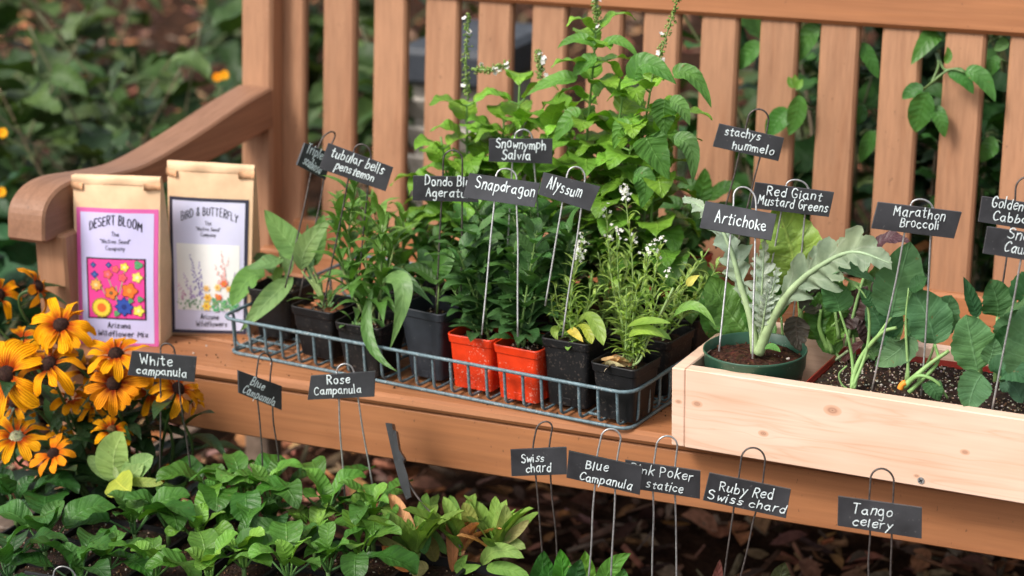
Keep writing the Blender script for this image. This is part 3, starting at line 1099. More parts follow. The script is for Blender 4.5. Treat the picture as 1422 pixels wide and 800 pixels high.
def pic_desert(mb, face, sheet):
    sheet(mb, 0.15, 0.475, 0.85, 0.842, 0.0015, (0.02, 0.015, 0.03))
    s0, t0, s1, t1 = 0.17, 0.484, 0.83, 0.833
    sheet(mb, s0, t0, s1, t1, 0.0019, (0.80, 0.06, 0.30))
    X = lambda a: s0 + (s1 - s0) * a
    Y = lambda b: t0 + (t1 - t0) * b
    F = [  # x, y, r, petals, colour, centre colour
        (0.10, 0.10, 0.045, 4, (0.03, 0.06, 0.30), (0.1, 0.3, 0.2)), (0.38, 0.09, 0.045, 4, (0.03, 0.06, 0.30), (0.2, 0.3, 0.2)), (0.12, 0.26, 0.055, 4, (0.04, 0.08, 0.33), (0.1, 0.2, 0.4)),
        (0.36, 0.25, 0.075, 5, (0.80, 0.13, 0.12), (0.8, 0.2, 0.3)), (0.50, 0.16, 0.06, 5, (0.80, 0.14, 0.14), (0.75, 0.1, 0.1)), (0.66, 0.12, 0.07, 5, (0.85, 0.65, 0.08), (0.9, 0.8, 0.4)),
        (0.90, 0.08, 0.07, 3, (0.10, 0.35, 0.16), (0.1, 0.3, 0.1)), (0.88, 0.29, 0.085, 5, (0.85, 0.70, 0.14), (0.95, 0.85, 0.5)), (0.62, 0.30, 0.07, 5, (0.78, 0.12, 0.14), (0.7, 0.1, 0.1)),
        (0.14, 0.44, 0.095, 8, (0.85, 0.42, 0.10), (0.85, 0.65, 0.3)), (0.41, 0.57, 0.105, 5, (0.82, 0.20, 0.04), (0.2, 0.12, 0.05)), (0.74, 0.52, 0.125, 5, (0.84, 0.17, 0.03), (0.85, 0.3, 0.05)),
        (0.93, 0.66, 0.05, 3, (0.10, 0.33, 0.14), (0.1, 0.3, 0.1)), (0.23, 0.83, 0.165, 16, (0.86, 0.62, 0.06), (0.80, 0.17, 0.03)), (0.64, 0.80, 0.145, 8, (0.035, 0.08, 0.38), (0.02, 0.04, 0.2)),
        (0.90, 0.86, 0.09, 5, (0.86, 0.72, 0.10), (0.9, 0.8, 0.4)), (0.50, 0.92, 0.05, 3, (0.12, 0.35, 0.15), (0.1, 0.3, 0.1)), (0.76, 0.69, 0.045, 3, (0.10, 0.32, 0.15), (0.1, 0.3, 0.1))]
    for k, (a, b, c, d) in enumerate(((0.5, 0.45, 0.52, 0.9), (0.36, 0.3, 0.5, 0.7), (0.66, 0.2, 0.55, 0.6), (0.14, 0.3, 0.3, 0.6))):
        V = [face(X(a) - 0.006, Y(b), 0.0021), face(X(c) - 0.006, Y(d), 0.0021), face(X(c) + 0.006, Y(d), 0.0021), face(X(a) + 0.006, Y(b), 0.0021)]
        mb.add(V, [(0, 1, 2, 3)], (0.25, 0.42, 0.18))
    for k, (x, y_, r, p_, c, cc) in enumerate(F):
        lf = 0.0023 + 0.00006 * k
        rr = r * (s1 - s0)
        blob(mb, face, X(x), Y(y_), rr * 1.08, lf, tuple(q * 0.35 for q in c), 40, p_, 0.17 if p_ < 9 else 0.08, 0.5)
        blob(mb, face, X(x), Y(y_), rr * 0.94, lf + 0.00015, c, 40, p_, 0.17 if p_ < 9 else 0.08, 0.5)
        blob(mb, face, X(x), Y(y_), rr * (0.35 if p_ < 9 else 0.5), lf + 0.0003, cc, 14)


def pic_wild(mb, face, sheet):
    s0, t0, s1, t1 = 0.10, 0.46, 0.865, 0.848
    sheet(mb, s0, t0, s1, t1, 0.0016, (0.82, 0.82, 0.80))
    X = lambda a: s0 + (s1 - s0) * a
    Y = lambda b: t0 + (t1 - t0) * b
    r = np.random.default_rng(5)
    k = [0]

    def dot(x, y_, rr, c, p_=0):
        k[0] += 1
        blob(mb, face, X(x), Y(y_), rr, 0.002 + 0.000004 * k[0], c, 10 if not p_ else 20, p_)
    for (xt, yt, xb, yb, n, c) in ((0.22, 0.16, 0.36, 0.80, 34, (0.24, 0.20, 0.45)), (0.37, 0.26, 0.42, 0.84, 34, (0.30, 0.26, 0.52)), (0.10, 0.45, 0.28, 0.84, 22, (0.45, 0.34, 0.58)), (0.94, 0.42, 0.90, 0.75, 22, (0.34, 0.24, 0.46)),
                                 (0.02, 0.60, 0.12, 0.85, 14, (0.6, 0.35, 0.5)), (0.72, 0.10, 0.78, 0.62, 20, (0.72, 0.36, 0.34)), (0.84, 0.2, 0.70, 0.6, 18, (0.75, 0.42, 0.40)), (0.62, 0.3, 0.74, 0.6, 12, (0.75, 0.45, 0.42))):
        for i in range(n):
            u = i / n
            sp = 0.012 + 0.045 * u
            dot(xt + (xb - xt) * u + r.uniform(-sp, sp), yt + (yb - yt) * u + r.uniform(-0.01, 0.01), 0.006 + 0.010 * u * r.uniform(0.6, 1.2), tuple(np.clip(np.array(c) * r.uniform(0.8, 1.25), 0, 1)))
    for i in range(70):
        dot(r.uniform(0.58, 0.98), r.uniform(0.80, 0.99), r.uniform(0.01, 0.022), (r.uniform(0.08, 0.2), r.uniform(0.3, 0.45), r.uniform(0.12, 0.22)))
    for i in range(45):
        dot(r.uniform(0.0, 0.5), r.uniform(0.84, 0.99), r.uniform(0.006, 0.014), (0.2, 0.35, 0.22))
    for (x, y_, rr, c) in ((0.48, 0.66, .035, (0.85, 0.55, 0.2)), (0.66, 0.64, .038, (0.85, 0.6, 0.2)), (0.76, 0.58, .04, (0.80, 0.16, 0.06)), (0.84, 0.66, .035, (0.85, 0.5, 0.1)), (0.5, 0.80, .045, (0.85, 0.5, 0.06)), (0.68, 0.79, .035, (0.78, 0.12, 0.06)),
                          (0.48, 0.93, .05, (0.85, 0.58, 0.08)), (0.93, 0.63, .04, (0.85, 0.6, 0.2)), (0.64, 0.76, .02, (0.8, 0.3, 0.1))):
        dot(x, y_, rr, c, 6)
        dot(x, y_, rr * 0.4, (0.6, 0.25, 0.05))


LAV = (0.56, 0.53, 0.78)
seed_bag(((101, 243), (222, 247), (222, 482), (107, 477)), (239, 463), 0, 'kraft paper seed bag with pink edged lilac label and bright flower picture', [
    ('DESERT BLOOM', 0.50, 0.280, 0.60, 0.050, 0.0017, 0.035), ('The', 0.5, 0.346, 0.085, 0.024, 0.0008, 0), ('"Native Seed"', 0.5, 0.388, 0.34, 0.024, 0.0008, 0), ('Company', 0.5, 0.428, 0.22, 0.024, 0.0008, 0),
    ('Arizona', 0.52, 0.893, 0.27, 0.032, 0.0014, 0), ('Wildflower Mix', 0.56, 0.945, 0.60, 0.032, 0.0014, 0)],
    dict(rect=(0.035, 0.185, 0.985, 0.998), col=(0.62, 0.11, 0.34), inner=(0.085, 0.21, 0.935, 0.982), fill=LAV), pic_desert, 1)
seed_bag(((232, 224), (352.5, 231), (347, 468), (237, 465)), (352, 440), 0, 'kraft paper seed bag with black edged label and pale wildflower picture', [
    ('BIRD & BUTTERFLY', 0.50, 0.292, 0.66, 0.046, 0.0012, 0.038), ('The', 0.49, 0.348, 0.075, 0.022, 0.0007, 0), ('"Native Seed"', 0.49, 0.382, 0.28, 0.021, 0.0007, 0), ('Company', 0.49, 0.414, 0.18, 0.021, 0.0007, 0),
    ('Arizona', 0.50, 0.9, 0.22, 0.03, 0.0012, 0), ('Wildflowers', 0.52, 0.942, 0.38, 0.03, 0.0012, 0)],
    dict(rect=(0.02, 0.195, 0.955, 0.985), col=(0.035, 0.035, 0.06), inner=(0.06, 0.215, 0.915, 0.965), fill=(0.62, 0.62, 0.80)), pic_wild, 2)

# ================================================================ wire basket
QA, QB = on_z(318, 487, TOP + 0.004), on_z(873, 596, TOP + 0.004)
KU = nrm((QB - QA)[:2])
KV = np.array([-KU[1], KU[0]])
KANG = math.atan2(KU[1], KU[0])
BLEN = float(np.linalg.norm((QB - QA)[:2]))
BDEPTH = 0.335
ZF, ZR = TOP + 0.003, TOP + 0.055


def kxy(u, v, z):
    p = QA[:2] + KU * u + KV * v
    return np.array([p[0], p[1], z])


def rrect(u0, v0, u1, v1, r, z, n=6):
    out = []
    for (cu, cv, a0) in ((u1 - r, v0 + r, -90), (u1 - r, v1 - r, 0), (u0 + r, v1 - r, 90), (u0 + r, v0 + r, 180)):
        for k in range(n + 1):
            a = rad(a0 + 90 * k / n)
            out.append(kxy(cu + r * math.cos(a), cv + r * math.sin(a), z))
    return np.array(out)


def subdiv(P, step=0.01):
    out = []
    for a, b in zip(P, np.roll(P, -1, 0)):
        k = max(1, int(np.linalg.norm(b - a) / step))
        out += [a + (b - a) * i / k for i in range(k)]
    return np.array(out)


mb = MB()
FL = 0.007                                    # the sides lean outwards
tube(mb, subdiv(rrect(-FL, -FL, BLEN + FL, BDEPTH + FL, 0.022, ZR)), 0.0026, 8, closed=True)
tube(mb, subdiv(rrect(0, 0, BLEN, BDEPTH, 0.016, ZF)), 0.0025, 8, closed=True)
nU = 23
for i in range(nU):
    u = 0.014 + (BLEN - 0.028) * i / (nU - 1)
    P = [kxy(u, -FL + 0.001, ZR - 0.0005), kxy(u, -FL + 0.002, ZR - 0.006), kxy(u, -0.003, ZF + 0.014), kxy(u, 0.001, ZF + 0.006), kxy(u, 0.012, ZF + 0.0035), kxy(u, 0.06, ZF + 0.003), kxy(u, BDEPTH - 0.06, ZF + 0.003), kxy(u, BDEPTH - 0.012, ZF + 0.0035), kxy(u, BDEPTH + 0.003, ZF + 0.014), kxy(u, BDEPTH + FL - 0.001, ZR - 0.0005)]
    tube(mb, catmull(P, 4), 0.0021, 6)
nV = 11
for i in range(nV):
    v = 0.02 + (BDEPTH - 0.04) * i / (nV - 1)
    for e, sg in ((BLEN, 1), (0, -1)):
        P = [kxy(e + sg * (FL - 0.001), v, ZR - 0.0005), kxy(e + sg * (FL - 0.003), v, ZR - 0.008), kxy(e + sg * 0.003, v, ZF + 0.014), kxy(e - sg * 0.001, v, ZF + 0.006), kxy(e - sg * 0.012, v, ZF + 0.004), kxy(e - sg * 0.07, v, ZF + 0.004)]
        tube(mb, catmull(P, 4), 0.0021, 6)
for v in (0.11, 0.22):
    tube(mb, [kxy(0.0, v, ZF - 0.0015), kxy(BLEN * 0.5, v, ZF - 0.0015), kxy(BLEN, v, ZF - 0.0015)], 0.0015, 6)
bk = mb.build('wire_basket', M['basket'], None, loc=kxy(BLEN / 2, BDEPTH / 2, TOP))
tag(bk, 'low blue grey wire basket full of potted seedlings on the bench seat', 'wire basket')
ZPOT = ZF + 0.0055


# ================================================================ pots
def square_ring(c, half, r, z, ang, n=4):
    out = []
    R2 = rot2(ang)
    for (sx, sy, a0) in ((1, -1, -90), (1, 1, 0), (-1, 1, 90), (-1, -1, 180)):
        for k in range(n + 1):
            a = rad(a0 + 90 * k / n)
            q = R2 @ np.array([sx * (half - r) + r * math.cos(a), sy * (half - r) + r * math.sin(a)])
            out.append((c[0] + q[0], c[1] + q[1], z))
    return out


def loft(mb, rings, col=(0.5,) * 3, cap0=True, cap1=True):
    n = len(rings[0])
    V = [p for r_ in rings for p in r_]
    f = []
    for k in range(len(rings) - 1):
        for i in range(n):
            j = (i + 1) % n
            f.append((k * n + i, k * n + j, (k + 1) * n + j, (k + 1) * n + i))
    if cap0: f.append(tuple(range(n))[::-1])
    if cap1: f.append(tuple(range((len(rings) - 1) * n, len(rings) * n)))
    mb.add(V, f, col)


SOILC = (0.030, 0.019, 0.014)


def soil(mb, c, hx, hy, z, ang, seedn=0, perlite=0.5, res=0.004, chips=0.5, mound=0.004):
    nx, ny = max(4, int(2 * hx / res)), max(4, int(2 * hy / res))
    R2 = rot2(ang)
    V, C = [], []
    for i in range(nx + 1):
        for j in range(ny + 1):
            a, b = -hx + 2 * hx * i / nx, -hy + 2 * hy * j / ny
            q = R2 @ np.array([a, b])
            e = (1 - (a / hx) ** 2) * (1 - (b / hy) ** 2)
            V.append((c[0] + q[0], c[1] + q[1], z + mound * e + rng.uniform(-0.0014, 0.0018)))
            C.append(jcol(SOILC, 0.4))
    f = [(i * (ny + 1) + j, (i + 1) * (ny + 1) + j, (i + 1) * (ny + 1) + j + 1, i * (ny + 1) + j + 1) for i in range(nx) for j in range(ny)]
    mb.add(V, f, np.array(C))
    area = 4 * hx * hy
    for k in range(int(area * 26000 * perlite)):
        a, b = rng.uniform(-hx, hx) * 0.96, rng.uniform(-hy, hy) * 0.96
        q = R2 @ np.array([a, b])
        e = (1 - (a / hx) ** 2) * (1 - (b / hy) ** 2)
        r_ = rng.uniform(0.0007, 0.0021)
        p = np.array([c[0] + q[0], c[1] + q[1], z + mound * e + r_ * 0.5])
        d = rng.normal(0, 1, (3, 3))
        d[0] = nrm(d[0]); d[1] = nrm(np.cross(d[0], d[1])); d[2] = np.cross(d[0], d[1])
        s = r_ * rng.uniform(0.6, 1.3, 3)
        V = [p + d[0] * s[0], p - d[0] * s[0], p + d[1] * s[1], p - d[1] * s[1], p + d[2] * s[2], p - d[2] * s[2]]
        f = [(0, 2, 4), (2, 1, 4), (1, 3, 4), (3, 0, 4), (2, 0, 5), (1, 2, 5), (3, 1, 5), (0, 3, 5)]
        if rng.random() < chips:
            col = jcol([(0.12, 0.06, 0.035), (0.20, 0.11, 0.06), (0.07, 0.04, 0.025)][rng.integers(3)], 0.3)
        else:
            col = jcol([(0.55, 0.50, 0.43), (0.40, 0.34, 0.27), (0.30, 0.22, 0.15)][rng.integers(3)], 0.25)
        mb.add(V, f, col)


def pot_shape(mb, c, top, bot, z0, z1, ang):
    lip = 0.011
    rings = [square_ring(c, bot, 0.006, z0, ang), square_ring(c, top - 0.0026, 0.007, z1 - lip - 0.0015, ang), square_ring(c, top - 0.0008, 0.008, z1 - lip, ang),
             square_ring(c, top + 0.0005, 0.008, z1 - 0.001, ang), square_ring(c, top, 0.008, z1, ang), square_ring(c, top - 0.0016, 0.007, z1, ang), square_ring(c, top - 0.002, 0.007, z1 - 0.002, ang), square_ring(c, top - 0.004, 0.006, z1 - 0.03, ang)]
    loft(mb, rings, cap0=True, cap1=True)
    # dark drainage notches moulded as small proud tabs at the foot
    R2 = rot2(ang)
    for k in range(4):
        a = ang + k * math.pi / 2
        R_ = rot2(a)
        q = R_ @ np.array([0, -(bot + 0.0006)])
        M3 = np.array([[R_[0, 0], R_[0, 1], 0], [R_[1, 0], R_[1, 1], 0], [0, 0, 1]])
        box(mb, (-0.006, -0.0006, 0.001), (0.006, 0.0006, 0.011), bev=0.0004, M=(M3, np.array([c[0] + q[0], c[1] + q[1], z0])))


def square_pot(c, ang, mat, label, cat='potted plant', group='seedling pots in the wire basket', top=0.0375, bot=0.028, h=0.078, z0=None, name='potted_seedling', perl=0.5, lev=0.013):
    z0 = ZPOT if z0 is None else z0
    root = thing(name, (c[0], c[1], z0), label, cat, group)
    mb = MB()
    pot_shape(mb, c, top, bot, z0, z0 + h, ang)
    mb.build('pot', mat, root, smooth=False)
    mb = MB()
    soil(mb, c, top - 0.0045, top - 0.0045, z0 + h - lev, ang, perlite=perl)
    mb.build('soil', M['soil'], root)
    return root, np.array([c[0], c[1], z0 + h - lev + 0.003])


# ================================================================ chalkboard signs
def sign(label, TL, TR, BR, BL, apex, legs, feet, y, lines, wire='rust', yaw=25.0, footd=0.0, r=0.00118, lean=0.0, pen=1.75):
    cx, cy_ = np.mean([TL, TR, BR, BL], 0)
    p0 = on_y(cx, cy_, y)
    n = np.array([math.sin(rad(yaw)) * math.cos(lean), -math.cos(rad(yaw)) * math.cos(lean), math.sin(lean)])
    s = px_size(p0)
    C4 = np.array([on_plane(*q, p0, n) for q in (TL, TR, BR, BL)])
    root = thing('plant_sign', p0 - UP * 0.0, label, 'plant sign', 'handwritten chalkboard plant signs')
    th_ = 0.0034
    mb = MB()
    c = C4.mean(0)
    inn = c + (C4 - c) * 0.992
    V = np.concatenate([inn, C4 - n * 0.0005, C4 - n * th_])
    f = [(3, 2, 1, 0), (8, 9, 10, 11)]
    for k in (0, 4):
        for i in range(4):
            j = (i + 1) % 4
            f.append((k + i, k + j, k + 4 + j, k + 4 + i))
    mb.add(V, f)
    plate = mb.build('plate', M['slate'], root, smooth=False)
    # hairpin wire behind the plate
    A = on_plane(*apex, p0 - n * (th_ + r), n)
    L0, L1 = [on_plane(*q, p0 - n * (th_ + r), n) for q in legs]
    F0, F1 = [on_plane(*q, p0 - n * (th_ + r), n) for q in feet]
    ext0, ext1 = L0, L1
    top_ = []
    mid = (L0 + L1) / 2
    upv = A - mid
    hw = (L1 - L0) / 2
    hgt = np.linalg.norm(upv)
    rr = np.linalg.norm(hw)
    uu = upv / (hgt + 1e-9)
    k_ = min(rr * 1.05, hgt * 0.9)
    for a in np.linspace(math.pi, 0, 11):
        top_.append(mid + uu * (hgt - k_) + uu * k_ * math.sin(a) + hw * math.cos(a) * (0.97 if hgt > k_ else 1))
    F0 = F0 - n * footd
    F1 = F1 - n * footd
    P = [F0] + [F0 + (L0 - F0) * t for t in (0.3, 0.6, 0.85)] + [L0] + top_ + [L1] + [L1 + (F1 - L1) * t for t in (0.15, 0.4, 0.7)] + [F1]
    P = np.array(P)
    P[1:4] += rng.normal(0, 0.0006, (3, 3))
    P[-4:-1] += rng.normal(0, 0.0006, (3, 3))
    mb = MB()
    tube(mb, catmull(P, 3), r, 7)
    mb.build('wire_stake', M[wire], root)
    if lines:
        mb = MB()
        for k, (txt, x0, y0, x1, y1, h) in enumerate(lines):
            a, b = on_plane(x0, y0, p0, n), on_plane(x1, y1, p0, n)
            X = nrm(b - a)
            Yv = np.cross(n, X)
            if Yv[2] < 0: Yv = -Yv
            wv = np.linalg.norm(b - a)
            write(mb, txt, lambda x, y_, lf, a=a, X=X, Yv=Yv: a + X * x + Yv * y_ + n * lf, wv, h * 1.02 * s, pen * s, seed=k + len(label))
        mb.build('lettering', M['chalk'], plate)
    return root


FY = -0.115
S_ = [
 ('chalkboard sign reading White Campanula in front of the orange flowers', (183, 488), (273, 496), (270, 531), (177, 521), (232, 477), ((223, 489), (243, 491)), ((222, 690), (266, 664)), -0.13, [('White', 195, 505.5, 239, 508, 13.5), ('campanula', 190, 518.5, 259, 524, 11.5)], 'rust', 25),
 ('chalkboard sign reading Blue Campanula, turned and dark stemmed, left of the Rose Campanula sign', (331, 514.5), (391.5, 536.5), (391.5, 570), (332, 546), (369.5, 491), ((356, 522), (375, 529)), ((365, 668), (389, 670)), -0.10, [('Blue', 347, 534, 365.5, 541.5, 11), ('Campanula', 336, 544.5, 380, 563, 10.5)], 'rust', 60),
 ('chalkboard sign reading Rose Campanula against the bench front', (431.5, 522.5), (521.5, 516), (520, 551), (427, 555.5), (478.7, 505.5), ((467.5, 519), (491.5, 518)), ((480, 705), (523, 712)), -0.10, [('Rose', 455, 533.5, 485.5, 532, 12), ('Campanula', 437, 548.5, 501.5, 545, 11.5)], 'steel', 25),
 ('chalkboard sign reading just Swiss Chard, leftmost of the row along the bench front', (709, 625), (787, 621.5), (787.5, 659), (710.5, 661.5), (757.5, 585.5), ((740, 623), (762.6, 622)), ((755, 790), (774, 790)), -0.10, [('Swiss', 724.5, 641.8, 755, 641, 12), ('chard', 730.5, 655.8, 764.4, 654.5, 12)], 'rust', 28),
 ('chalkboard sign reading Blue Campanula, overlapping the Pink Poker Statice sign', (790, 626.6), (892.5, 648.5), (888.6, 687.5), (786.6, 663.5), (851, 596), ((829, 635), (856.5, 641)), ((816.6, 812), (848, 812)), -0.195, [('Blue', 813.6, 650.5, 843.6, 655, 13), ('Campanula', 804.6, 665.6, 876, 680.5, 12)], 'steel', 25),
 ('chalkboard sign reading Pink Poker Statice, partly hidden behind its neighbour', (868.5, 639.5), (973, 654.5), (972, 693), (868, 677), (928, 605.6), ((908, 645), (937.5, 648)), ((905.4, 812), (939.5, 812)), -0.13, [('Pink Poker', 876, 655.5, 961, 668, 14), ('statice', 897, 676, 947.4, 685, 12)], 'steel', 25),
 ('chalkboard sign reading Ruby Red Swiss Chard under the pine box', (985.5, 657), (1098.4, 680), (1091.5, 720), (976.5, 695), (1048, 622), ((1025.5, 666), (1059, 672)), ((1005, 806), (1027, 806)), -0.14, [('Ruby Red', 999, 681, 1072, 694, 14), ('Swiss chard', 982.5, 692.5, 1088.5, 713, 12)], 'rust', 25),
 ('chalkboard sign reading Tango Celery, rightmost along the bench front', (1164.4, 689.6), (1280.5, 705.5), (1280, 748.4), (1163.5, 730.4), (1226, 651), ((1207, 697), (1240, 702)), ((1207, 815), (1236, 815)), -0.15, [('Tango', 1183, 712.6, 1237.6, 718, 14), ('celery', 1183.6, 729, 1237.6, 735, 12.5)], 'rust', 25),
 ('small turned chalkboard sign reading Triple Be and Scabiosa, half behind the penstemon sign', (423.7, 198.6), (462, 214), (452, 250), (412.5, 229.4), (460, 183), ((441, 207), (459, 205)), ((396, 400), (416, 412)), 0.125, [('Triple Be', 424, 211.5, 458, 227, 13), ('scabiosa', 419.5, 227.5, 443, 241.5, 12)], 'rust', 62),
 ('tilted chalkboard sign reading Tubular Bells Penstemon', (455.6, 199), (546, 233), (535.5, 266), (443, 234), (505, 201), ((491, 211), (515, 219)), ((449, 424), (495, 428)), 0.075, [('tubular bells', 459, 216.5, 530.6, 242, 14), ('penstemon', 465, 234, 517.5, 252, 12)], 'rust', 25),
 ('chalkboard sign reading Dondo Blue Ageratum, partly behind the Snapdragon sign', (573.7, 244.4), (667, 246.5), (664, 281), (573, 278.5), (629, 208.7), ((615, 243), (642, 243.5)), ((604.5, 438), (638.6, 470)), 0.075, [('Dondo Blue', 590.6, 257.5, 661, 259, 13), ('Ageratum', 591.7, 273, 656, 273.5, 12.5)], 'rust', 25),
 ('chalkboard sign reading Snapdragon above the red pots', (652, 240), (750.5, 254.3), (742.6, 288), (643, 274), (704, 234.4), ((689, 245), (717.5, 249)), ((669, 465), (719, 468)), 0.02, [('Snapdragon', 660, 260.5, 741, 273, 15)], 'steel', 25, 0.0, 0.00118, 0.3),
 ('tilted chalkboard sign reading Alyssum', (755, 239), (834, 259), (819, 293), (747.5, 270), (802, 232), ((787, 246), (812, 252)), ((757, 425), (781, 468)), 0.045, [('Alyssum', 759, 261, 805.6, 275, 16)], 'steel', 25, 0.0, 0.00118, 0.2),
 ('chalkboard sign reading Snownymph Salvia among the tall salvia leaves', (679, 193), (767.4, 193), (767, 227.6), (678.5, 224.5), (727, 180), ((714.5, 192), (739, 193)), ((705, 345), (750, 345)), 0.165, [('Snownymph', 689, 204.8, 757, 208, 13), ('Salvia', 697, 220.5, 736, 222, 12)], 'steel', 25),
 ('tilted chalkboard sign reading Stachys Hummelo in front of the back slats', (999, 172), (1089, 192), (1081, 224), (990, 203.6), (1056, 152), ((1035, 180), (1064, 186)), ((994, 345), (1022, 345)), 0.20, [('stachys', 1006.4, 187, 1054.6, 194, 12), ('hummelo', 1017, 206, 1073, 215, 12)], 'rust', 25),
 ('chalkboard sign reading Red Giant Mustard Greens', (1049, 253.5), (1158.5, 267.5), (1151, 301.5), (1042.5, 289), (1106.5, 250), ((1091.5, 260), (1122.5, 263.5)), ((1050, 485), (1097, 490)), 0.10, [('Red Giant', 1065, 270, 1140, 279, 13), ('Mustard Greens', 1052.5, 283, 1148, 295, 12.5)], 'steel', 25),
 ('chalkboard sign reading Artichoke in the green pot', (980, 279), (1079, 297.5), (1071, 334), (971.5, 316.5), (1034, 260), ((1018.5, 286), (1050, 292)), ((998.5, 488), (1045, 498)), 0.022, [('Artichoke', 992.5, 308.5, 1062.5, 320.5, 16)], 'steel', 25, 0.0, 0.00118, 0.4),
 ('chalkboard sign reading Marathon Broccoli over the pine box', (1219.4, 281), (1335.8, 295), (1325, 331.6), (1210, 317.4), (1280, 277), ((1264.5, 287), (1295.4, 291)), ((1211, 541), (1279, 549)), -0.005, [('Marathon', 1240.8, 299, 1311, 306.5, 14), ('Broccoli', 1250, 314, 1302.5, 318.5, 14)], 'steel', 25),
 ('chalkboard sign reading Golden Cabbage cut off by the right edge, the upper one', (1364, 273), (1483, 290), (1477, 327), (1358.6, 308), (1430, 246), ((1409.4, 281), (1449, 287)), ((1380, 470), (1440, 480)), 0.06, [('Golden', 1377, 287, 1419, 292.5, 15), ('Cabbage', 1378.5, 305, 1444, 314.5, 13)], 'rust', 25),
 ('chalkboard sign reading Snow and Cauliflower cut off by the right edge, the lower one', (1371.4, 315), (1490, 333), (1484, 371), (1365, 352), (1446, 285), ((1425, 324), (1466, 330)), ((1377, 573), (1440, 580)), -0.02, [('Snow', 1398.5, 331, 1442, 337, 15), ('Cauliflower', 1393.7, 348.5, 1474, 361, 13.5)], 'steel', 25),
 ('dark chalkboard sign with a shiny wire loop low among the campanula leaves', (34, 794), (138, 812), (134, 846), (28, 827), (90, 787), ((74, 800), (106, 806)), ((72, 880), (108, 885)), -0.42, [], 'steel', 25),
]
for a in S_:
    sign(*a)
# the sign seen edge on: two folded plate leaves on a slanting wire
e0 = on_y(552, 640, -0.12)
sg = thing('plant_sign', e0, 'dark plant sign seen edge on, leaning over the campanula leaves', 'plant sign', 'handwritten chalkboard plant signs')


def edge_plate(mb, pts, dy0, dy1):
    """outline in photo pixels, at depth y, given real width away from the viewer"""
    A = np.array([on_y(px, py, -0.12 + dy0) for px, py in pts])
    away = (nrm(ray(552, 640)) + 0.05 * RIGHT) * (dy1 - dy0)
    B = A + away
    n_ = len(pts)
    f = [tuple(range(n_)), tuple(range(n_, 2 * n_))[::-1]] + [(i, n_ + i, n_ + (i + 1) % n_, (i + 1) % n_) for i in range(n_)]
    mb.add(np.concatenate([A, B]), f)


mb = MB()
edge_plate(mb, [(535, 587), (544, 588), (551, 632), (560, 664), (556, 672), (546, 636), (541, 614)], 0, 0.085)
mb.build('plate', M['slate'], sg, smooth=False)
mb = MB()
edge_plate(mb, [(546, 597), (550, 599), (554, 625), (562, 638), (560, 643), (553, 641), (548, 620)], -0.008, 0.05)
edge_plate(mb, [(547, 641), (558, 636), (566, 660), (571, 690), (564, 694), (556, 674)], -0.016, -0.010)
mb.build('folded_edge', M['slate'], sg, smooth=False)
mb = MB()
tube(mb, catmull([on_y(543, 600, -0.10), on_y(552, 640, -0.095), on_y(568, 672, -0.10), on_y(585, 697, -0.11), on_y(615, 729, -0.12), on_y(640, 760, -0.13)], 5), 0.0013, 7)
tube(mb, catmull([on_y(549, 604, -0.05), on_y(560, 650, -0.05), on_y(575, 682, -0.07), on_y(596, 709, -0.09), on_y(622, 745, -0.1)], 5), 0.0011, 7)
mb.build('wire_stake', M['rust'], sg)


# ================================================================ plants: builders
def dirv(az, el):
    return np.array([math.cos(az) * math.cos(el), math.sin(az) * math.cos(el), math.sin(el)])


def petiole(mb, P, r0, r1, col):
    P = catmull(P, 4)
    tube(mb, P, np.linspace(r0, r1, len(P)), 6, col)


def rosette(ml, ms, c, n, L, W, shape='ovate', el=(12, 72), pet=0.55, col=(0.04, 0.12, 0.022), young=(0.12, 0.25, 0.045), droop=35, az0=None, serr=0.05, freq=13, fold=0.3, wave=0.08, old=None, crink=0.0, nseg=12):
    az0 = rng.uniform(0, 6.28) if az0 is None else az0
    for i in range(n):
        k = i / max(1, n - 1)
        az = az0 + i * 2.39996 + rng.normal(0, 0.15)
        e0 = rad(el[0] + (el[1] - el[0]) * k + rng.normal(0, 6))
        sz = (1 - 0.45 * k) * rng.uniform(0.66, 1.22)
        d0 = dirv(az, min(1.45, e0 + 0.35))
        p0 = c + dirv(az, 0) * 0.003
        p1 = p0 + d0 * L * pet * sz * (1 - 0.3 * k)
        d1 = dirv(az + rng.normal(0, 0.12), e0)
        d2 = dirv(az, e0 - rad(droop) * rng.uniform(0.6, 1.3))
        c1 = p1 + d1 * L * sz * 0.5
        t1 = c1 + d2 * L * sz * 0.5
        cc = np.array(col) * (1 - k) + np.array(young) * k
        cc = jcol(cc, 0.16)
        if old is not None and rng.random() < old[1]:
            cc = jcol(old[0], 0.2)
        petiole(ms, [p0, p0 + d0 * L * pet * sz * 0.5, p1], 0.0017, 0.0012, jcol(np.array(cc) * 1.3 + 0.03, 0.1))
        leaf(ml, p1, 2 * c1 - (p1 + t1) / 2, t1, W * 0.5 * sz * rng.uniform(0.78, 1.18), shape if isinstance(shape, str) else shape[rng.integers(len(shape))], UP + 0.001 * TOCAM, n=nseg + (6 if serr else 0), fold=fold * rng.uniform(0.5, 1.4), serr=serr, freq=freq, wave=wave, col=cc, crink=crink, roll=rng.normal(0, 0.18))


